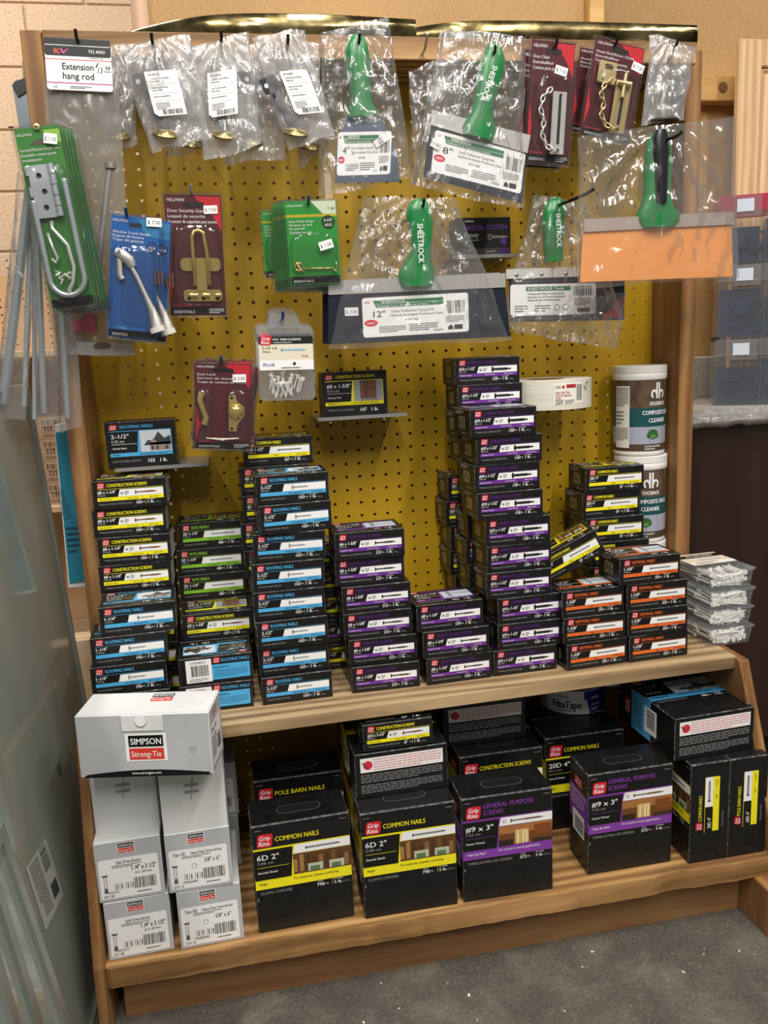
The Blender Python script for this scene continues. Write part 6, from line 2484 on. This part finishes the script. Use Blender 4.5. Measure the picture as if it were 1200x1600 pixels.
# ================================================================ brass strips on top of the rack
def brass_strip(px, zt_, zb_, label):
    pts = [at(*p, z=zt_) for p in px]
    # finer curve
    P2 = []
    for i in range(len(pts) - 1):
        p0, p1, p2, p3 = pts[max(i - 1, 0)], pts[i], pts[i + 1], pts[min(i + 2, len(pts) - 1)]
        for k in range(8):
            t = k / 8
            P2.append(.5 * ((2 * p1) + (p2 - p0) * t + (2 * p0 - 5 * p1 + 4 * p2 - p3) * t * t + (3 * p1 - p0 - 3 * p2 + p3) * t ** 3))
    P2.append(pts[-1])
    m = MB()
    prof = [(-.0035, zb_), (-.0065, zb_ + .006), (-.0075, (zt_ + zb_) / 2), (-.0055, zt_ - .004), (-.002, zt_), (0, zt_ - .002), (0, zb_)]
    n = len(prof)
    vs, fs = [], []
    for i, p in enumerate(P2):
        d = (P2[min(i + 1, len(P2) - 1)] - P2[max(i - 1, 0)])
        d.z = 0
        d.normalize()
        nn = Vector((-d.y, d.x, 0))
        for o_, z in prof:
            vs.append((p.x + nn.x * o_, p.y + nn.y * o_, z))
    for i in range(len(P2) - 1):
        for k in range(n):
            fs.append((i * n + k, i * n + (k + 1) % n, (i + 1) * n + (k + 1) % n, (i + 1) * n + k))
    fs += [tuple(range(n)), tuple(range(len(vs) - n, len(vs)))]
    m.add(vs, fs, BRASSD)
    o = m.build('brass_rail', smooth=50)
    setp(o, label, 'brass strip', 'bowed brass strips on top of the rack')
    return o


def m_brass(t):
    t.b.inputs['Metallic'].default_value = 1.0
    v = t.coord()
    t.l(t.ramp(t.noise(v, 9, 5, .6), [(.38, '2c281c'), (.5, '7c6e48'), (.68, 'd2bf8c')]), t.b.inputs['Base Color'])  # dark and pale mottling paints mirrored surroundings into the base colour
    t.l(t.ramp(t.noise(v, 14, 4), [(.35, .08), (.7, .28)]), t.b.inputs['Roughness'])
    t.bump(t.noise(v, 6, 3), .5, .01)


BRASSD = mk('reflection_mottled_brass', m_brass)
brass_strip([(150, 66), (240, 40), (345, 23), (500, 23), (648, 31)], 1.558, 1.5235, 'long bowed brass strip on top of the rack, left one')
brass_strip([(651, 43), (720, 34), (820, 33), (960, 36), (1087, 40)], 1.556, 1.5235, 'long bowed brass strip on top of the rack, right one')

# ================================================================ left side: behind the rods
# small dark and grey pieces behind the left post
a, b = at(48, 47, y=-.05), at(58, 76, y=-.05)
m = MB()
m.box(a.x - .002, -.055, b.z, b.x + .001, -.02, a.z, ink('1c1a1a', .3, .4), .003)
setp(m.build('black_bracket'), 'small black bracket end behind the top of the left post', 'bracket')
m = MB()
A0 = [at(34, 96, y=.03), at(52, 90, y=.03), at(56, 190, y=.03), at(40, 190, y=.03)]
m.prism([(p.x, p.z) for p in A0], 'y', .03, .036, ink('8c7c64', .6))
setp(m.build('tan_panel'), 'narrow tan panel edge standing behind the left post', 'panel')
m = MB()
A0 = [at(19, 134, y=0), at(24, 127, y=0), at(46, 121, y=0), at(56, 200, y=0), at(60, 260, y=0), at(40, 260, y=0)]
m.prism([(p.x, p.z) for p in A0], 'y', .0, .012, ink('8a9298', .3, .6))
o = m.build('grey_metal_panel')
setp(o, 'grey metal panel with black cap behind the green pack', 'panel')
c = MB()
c.prism([(p.x, p.z) for p in (at(19, 134, y=-.001), at(24, 127, y=-.001), at(41, 122, y=-.001), at(43, 143, y=-.001), at(28, 152, y=-.001))], 'y', -.003, 0, ink('1a2224', .4))
kid(o, c.build('black_cap', o))

# teal package leaning beside the left post
m = MB()
q = [at(84, 664, y=-.10), at(107, 660, y=-.10), at(141, 915, y=-.10), at(107, 918, y=-.10)]
m.prism([(p.x, p.z) for p in q], 'y', -.10, -.085, ink('c8c8c4', .5))
o = m.build('teal_package')
setp(o, 'tall teal cardboard package in a white plastic tray beside the left post', 'package')
q2 = [at(87, 676, y=-.101), at(104, 672, y=-.101), at(137, 908, y=-.101), at(109, 911, y=-.101)]
c = MB()
c.prism([(p.x, p.z) for p in q2], 'y', -.1025, -.1002, ink('1c7088', .4))
A = Art(c, at(109, 911, y=-.1026), (1, 0, 0), (0, 0, 1), (0, -1, 0))
A.lines(.004, .05, .024, .10, 5, ink('0c3440'), 1, 3)
g = ink('0c3c50')
for (x0, z0, x1, z1) in ((-.004, .16, .004, .112), (-.004, .16, .006, .162), (.006, .162, .014, .115), (.004, .112, .014, .115), (-.001, .155, .008, .118), (.003, .157, .011, .12)):
    L = math.hypot(x1 - x0, z1 - z0)
    nx, nz = -(z1 - z0) / L * .0004, (x1 - x0) / L * .0004
    A.poly([(x0 - nx, z0 - nz), (x1 - nx, z1 - nz), (x1 + nx, z1 + nz), (x0 + nx, z0 + nz)], g, 1)
kid(o, c.build('teal_card', o))

# far shelving with brown cartons
CREAM = mk('cream_shelf', wood('c8ac84', 'd6bc94', 'e2cca8', 'X', .6))
PEGC = mk('cream_pegboard', lambda t: (t.b.inputs['Base Color'].__setattr__('default_value', lin('c8a47c')), t.b.inputs['Roughness'].__setattr__('default_value', .7)))
fy = 1.15
sh = empty('wall_shelving', (-1.1, fy, 0))
setp(sh, 'cream shelving with a peg back against the block wall at the left', 'shelving')


def far(mb, name):
    o = mb.build(name)
    o.parent = sh
    o.matrix_parent_inverse = Matrix.Translation(sh.location).inverted()


m = MB()
m.box(-2.0, fy + .42, 0, -.75, fy + .43, at(30, 430, y=fy + .42).z, PEGC)
A = Art(m, (0, fy + .42, 0), (1, 0, 0), (0, 0, 1), (0, -1, 0))
for i in range(14):
    for j in range(44):
        A.disc(-1.42 + i * .0381, .28 + j * .0254, .0036, ink('2a1c10'), 1, 6)
far(m, 'peg_back')
for zz in (.10, at(80, 792, y=fy).z, at(40, 548, y=fy).z):
    m = MB()
    m.box(-2.0, fy, zz - .02, -.75, fy + .41, zz, CREAM, .002)
    far(m, 'shelf')
m = MB()
m.box(-.76, fy, 0, -.735, fy + .42, 1.3, CREAM, .002)
far(m, 'side_board')
KR = mk('kraft_carton', lambda t: (t.l(t.ramp(t.noise(t.coord(), 20, 4), [(0.3, 'a88a6c'), (0.7, 'bfa284')]), t.b.inputs['Base Color']),
                                   t.b.inputs['Roughness'].__setattr__('default_value', .75)))
zs0 = at(80, 792, y=fy).z
proto = None
kl = ['bottom', 'second', 'third', 'fourth']
for c_, (x, yaw) in enumerate(((-1.345, 8), (-1.235, -6), (-1.125, -3))):
    for j in range(4 if c_ else 3):
        if proto is None:
            m = MB()
            m.box(0, 0, 0, .10, .12, .068, KR, .001)
            A = front(m)
            A.text('TITAN', .05, .022, .018, ink('2c2018'), 1, w=.06, align='c', bold=.03)
            A.lines(.02, .006, .08, .016, 2, ink('4a3828'), 1)
            A.bars(.018, .045, .08, .060, ink('2c2018'), 1, 5, 12)
            o = proto = m.build('kraft_carton')
        else:
            o = proto.copy()
            COL.objects.link(o)
        o.location, o.rotation_euler = (x, fy + .04, zs0 + .0005 + j * .0685), (0, 0, math.radians(yaw))
        setp(o, 'small brown carton on the far shelf, %s up in the %s stack' % (kl[j], ('left', 'middle', 'right')[c_]), 'carton', 'brown cartons on the far shelving')
# dark goods and coloured packs on the shelf above
r = random.Random(12)
z1 = at(40, 548, y=fy).z
for i, (x, wd_, hh, colr, lb) in enumerate(((-1.42, .06, .20, '2a2320', 'dark'), (-1.345, .05, .15, 'b8a890', 'beige'), (-1.285, .045, .13, '1c1a1c', 'black'),
                                            (-1.48, .05, .26, 'a8642c', 'orange-brown'), (-1.54, .05, .30, 'b8b070', 'yellowish'))):
    m = MB()
    m.box(0, 0, 0, wd_, .05, hh, ink(colr, .5), .002)
    A = front(m)
    A.rect(wd_ * .1, hh * .7, wd_ * .9, hh * .9, ink('9a2430') if i != 4 else ink('2a2a20'), 1)
    A.lines(wd_ * .15, hh * .3, wd_ * .85, hh * .6, 4, ink('d0c8b8'), 1)
    o = m.build('small_box')
    o.location = (x, fy + .05, z1 + .0005)
    setp(o, '%s upright pack on the far shelf at the left edge' % lb, 'pack', 'packs on the far upper shelf')
# pale boards beside the rack
for i, (zz, x0) in enumerate(((.42, -1.02), (.32, -.99), (.22, -.96))):
    m = MB()
    m.box(x0, .32, 0 if i == 2 else zz - .1, x0 + .35, .38, zz, CREAM, .002)
    setp(m.build('pale_board'), 'pale wooden block behind the glass, %s of three' % ('top', 'middle', 'lowest')[i], 'board', 'pale wooden blocks behind the glass')

# ---------------------------------------------------------------- glazed panels leaning at the left
def m_glass(t):
    t.t.nodes.remove(t.b)
    v = t.coord()
    tr = t.n('BsdfTransparent')
    tr.inputs['Color'].default_value = (.74, .78, .74, 1)
    gl = t.n('BsdfGlossy', Roughness=.10)
    gl.inputs['Color'].default_value = (.9, .94, .92, 1)
    df = t.n('BsdfDiffuse')
    df.inputs['Color'].default_value = lin('a6aca0')  # grey-green diffuse part, makes the sheet milky and less see-through
    a = t.n('MixShader')
    mr = t.ramp(t.noise(v, 3.0, 3), [(.3, .60), (.7, .72)])
    t.l(mr, a.inputs[0])
    t.l(tr.outputs[0], a.inputs[1])
    t.l(df.outputs[0], a.inputs[2])
    lw = t.n('LayerWeight', Blend=.5)
    b = t.n('MixShader')
    t.l(lw.outputs['Fresnel'], b.inputs[0])
    t.l(a.outputs[0], b.inputs[1])
    t.l(gl.outputs[0], b.inputs[2])
    t.l(b.outputs[0], t.out.inputs['Surface'])


GLASS = mk('milky_glass', m_glass)
ALU = metal('grey_aluminium', 'a8aca8', .35)


def pane(xf, xn, yf, yn, z1, lean, label, frame, mat=GLASS, lab=False):
    """sheet standing on the floor, running away from the viewer, its head leaning left"""
    e = empty('glass_panel', (xf, yf, 0))
    setp(e, label, 'glass panel', 'glazed panels leaning at the left')
    u = Vector((xn - xf, yn - yf, 0))
    L = u.length
    u.normalize()
    v = Vector((-lean, 0, 1)).normalized()
    n = u.cross(v)
    if n.x < 0:
        n = -n
    H = z1 / v.z
    def slab(a0, a1, b0, b1, t0, t1, m_, mt):
        vs = []
        for t in (t0, t1):
            for a, b in ((a0, b0), (a1, b0), (a1, b1), (a0, b1)):
                vs.append(u * a + v * b + n * t)
        m_.add(vs, [(0, 1, 2, 3), (7, 6, 5, 4), (0, 4, 5, 1), (1, 5, 6, 2), (2, 6, 7, 3), (3, 7, 4, 0)], mt)
    m = MB()
    slab(.004, L - .004, .004, H - .004, 0, .004, m, mat)
    m.build('glass', e)
    if frame:
        f = MB()
        fw = frame
        slab(0, L, 0, fw, -.004, .010, f, ALU)
        slab(0, L, H - fw, H, -.004, .010, f, ALU)
        slab(0, fw, fw, H - fw, -.004, .010, f, ALU)
        slab(L - fw, L, fw, H - fw, -.004, .010, f, ALU)
        f.build('aluminium_frame', e)
    return e, u, v, n, L, H


e, u, v, n, L, H = pane(-.830, -.862, -.03, -.98, 1.0, .055, 'large milky glass panel leaning against the shelves left of the rack', .006)
# paper label on the glass: find where it sits from the photograph
def on_pane(px, py):
    d = ray(px, py)
    o_ = Vector((-.830, -.03, 0)) + n * .0045
    s = (o_ - CP).dot(n) / d.dot(n)
    return CP + d * s - Vector((-.830, -.03, 0))
q = [on_pane(*p) for p in ((71, 1309), (99, 1398), (71, 1455), (40, 1357))]
m = MB()
U = (q[1] - q[0])
V = (q[0] - q[3])
m.add([p + n * .0003 for p in q], [(0, 1, 2, 3)], ink('9a9c96', .6))
Un, Vn = U.normalized(), V.normalized()
A = Art(m, q[3] + n * .0004, Un, Vn, n)
W, Hh = U.length, V.length
A.bars(W * .02, Hh * .60, W * .40, Hh * .88, ink('3c3e3c'), 1, 4, 14)
A.lines(W * .05, Hh * .1, W * .9, Hh * .5, 6, ink('5a5c58'), 1, 4)
A.rect(W * .62, Hh * .62, W * .86, Hh * .9, ink('3c3e3c'), 1)
m.build('paper_label', e)
q = [on_pane(*p) for p in ((92, 1190), (98, 1202), (94, 1212), (88, 1200))]
m = MB()
m.add([p + n * .0003 for p in q], [(0, 1, 2, 3)], ink('5c605c', .5))
m.build('sticker', e)
# framed panels nearer the viewer
for i, (pa, pb, Y, lb) in enumerate((((-4, 1300), (102, 1612), -.62, 'framed glass panel with grey aluminium edge, nearest the rack'),
                                     ((-30, 1330), (58, 1612), -.70, 'framed glass panel wrapped in film, second from the rack'),
                                     ((-60, 1340), (20, 1612), -.78, 'framed glass panel at the far left edge'))):
    a, b = at(*pa, y=Y), at(*pb, y=Y)
    d = (a - b)
    lean = -d.x / d.z
    foot = b - d * (b.z / d.z)
    e2 = pane(foot.x, foot.x - .006, Y, Y - .30, a.z + .01, lean, lb, .016)[0]

# ================================================================ right side: organizers and cabinet door
ORG = film('organizer_plastic', .12, .03, 4, .05, 'dfe6f0', .15)
REDP = film('red_film', .80, .03, 20, .3, 'd04468', .15, .2)


def organizer(z, x, y, wd_, dp, hh, seed, label, red=False):
    e = empty('drawer_organizer', (x, y, z))
    setp(e, label, 'organizer', 'clear drawer organizers on the counter')
    m = MB()
    t = .002
    m.box(0, 0, 0, wd_, dp, t, ORG)
    m.quad((0, 0, t), (wd_, 0, t), (wd_, 0, hh - .001), (0, 0, hh - .001), ORG)
    m.quad((0, 0, t), (0, dp, t), (0, dp, hh - .001), (0, 0, hh - .001), ORG)
    m.quad((0, dp, t), (wd_, dp, t), (wd_, dp, hh - .001), (0, dp, hh - .001), ORG)
    k = 1
    while k * .095 < wd_:
        m.box(k * .095, t, t, k * .095 + t, dp - t, hh - .002, ORG)
        k += 1
    m.build('tray', e)
    c = MB()
    r = random.Random(seed)
    dark = ink('324058', .35, .3)
    for i in range(int(wd_ / .0042)):
        x_ = r.uniform(.006, wd_ - .02)
        zz = r.uniform(.006, hh * .5)
        L = .030
        a = r.uniform(-.9, .9)
        c.tube([(x_, r.uniform(.006, .03), zz), (min(x_ + L * math.cos(a), wd_ - .006), r.uniform(.006, .03), max(.005, min(hh * .8, zz + L * math.sin(a) * .5)))], .0026, dark, 5)
    for k in range(int(wd_ / .095) + 1):
        c.box(k * .095 + .008, .032, .003, min(k * .095 + .088, wd_ - .004), dp - .01, hh * (.55 + .12 * ((k + seed) % 2)), dark)
    q = c.build('dark_screws', e)
    q['kind'] = 'stuff'
    l = MB()
    l.box(-.002, -.003, hh - .036, wd_ + .002, dp, hh - .001, REDP if red else ORG, .002)
    l.build('lid', e)
    g = MB()
    g.box(.030, -.0060, hh - .046, .086, -.0034, hh - .004, ORG if not red else CLEARBOX, .0005)
    g.box(.036, -.0068, hh - .036, .070, -.0061, hh - .010, ink('c4ccd8', .5))
    g.build('latch', e)
    return e


OY = .17
x0 = at(1119, 500, y=OY).x
zz = zc + .0006
lines_ = [at(1119, p, y=OY).z for p in (530, 414, 306)]
for i in range(3):
    top_ = lines_[i]
    og = organizer(zz, x0 + (0, .004, .001)[i], OY + .002 * i, .26, .12, top_ - zz - .0006, 60 + i,
              'clear compartment organizer of dark screws, %s' % ('lowest of three', 'middle one', 'topmost, under a red lid')[i], red=(i == 2))
    og.rotation_euler = (0, 0, math.radians(-27))
    zz = top_
# dark tab between two organizers
m = MB()
m.box(-.008, -.001, -.006, .006, .05, .004, ink('101010'))
# (the tab belongs to the second organizer)
tb = m.build('black_tab')
tb.parent = bpy.data.objects['drawer_organizer.001']

# unfinished cabinet door standing behind the organizers
pd = at(1157, 60, y=.30)
z_top = pd.z
x_l = pd.x
e = empty('cabinet_door', (x_l, .30, zc + .001))
setp(e, 'unfinished pale wooden cabinet door with raised panel standing on the counter', 'cabinet door')
H = z_top - zc - .001
W = .42
m = MB()
s_ = .058
for (a, b, c, d) in ((0, 0, s_, H), (W - s_, 0, W, H), (s_, 0, W - s_, s_), (s_, H - s_, W - s_, H)):
    m.box(a, 0, b, c, .019, d, PALE_Z, .003)
m.build('frame', e)
m = MB()
k = s_
ins = [(k, .010), (k + .006, .004), (k + .012, .010), (k + .02, .008), (k + .05, .002), (k + .054, .004)]
rings = []
for o_, y_ in ins:
    rings.append([(o_, y_, o_), (W - o_, y_, o_), (W - o_, y_, H - o_), (o_, y_, H - o_)])
vs = [p for q in rings for p in q]
fs = [(i * 4 + j, i * 4 + (j + 1) % 4, (i + 1) * 4 + (j + 1) % 4, (i + 1) * 4 + j) for i in range(len(ins) - 1) for j in range(4)] + [tuple((len(ins) - 1) * 4 + j for j in range(4))]
m.add(vs, fs, PALE_Z)
m.build('raised_panel', e)

# chips and dust lying on the concrete
m = MB()
r = random.Random(77)
for i in range(24):
    px, py = r.uniform(560, 1195), r.uniform(1480, 1600)
    p = at(px, py, z=0)
    a = r.uniform(0, 3.1)
    s_ = r.uniform(.0010, .0028)
    q = [(p.x + s_ * math.cos(a + k * 1.57) * (1.6 if k % 2 else .8), p.y + s_ * math.sin(a + k * 1.57) * (1.6 if k % 2 else .8)) for k in range(4)]
    m.prism(q, 'z', .0002, .0012, ink(r.choice(['cfc9bc', 'b0a898', 'e0dcd4', '8a8070']), .8))
o = m.build('floor_debris')
setp(o, 'pale chips and dust scattered over the concrete floor in front of the rack', 'debris', kind='stuff')
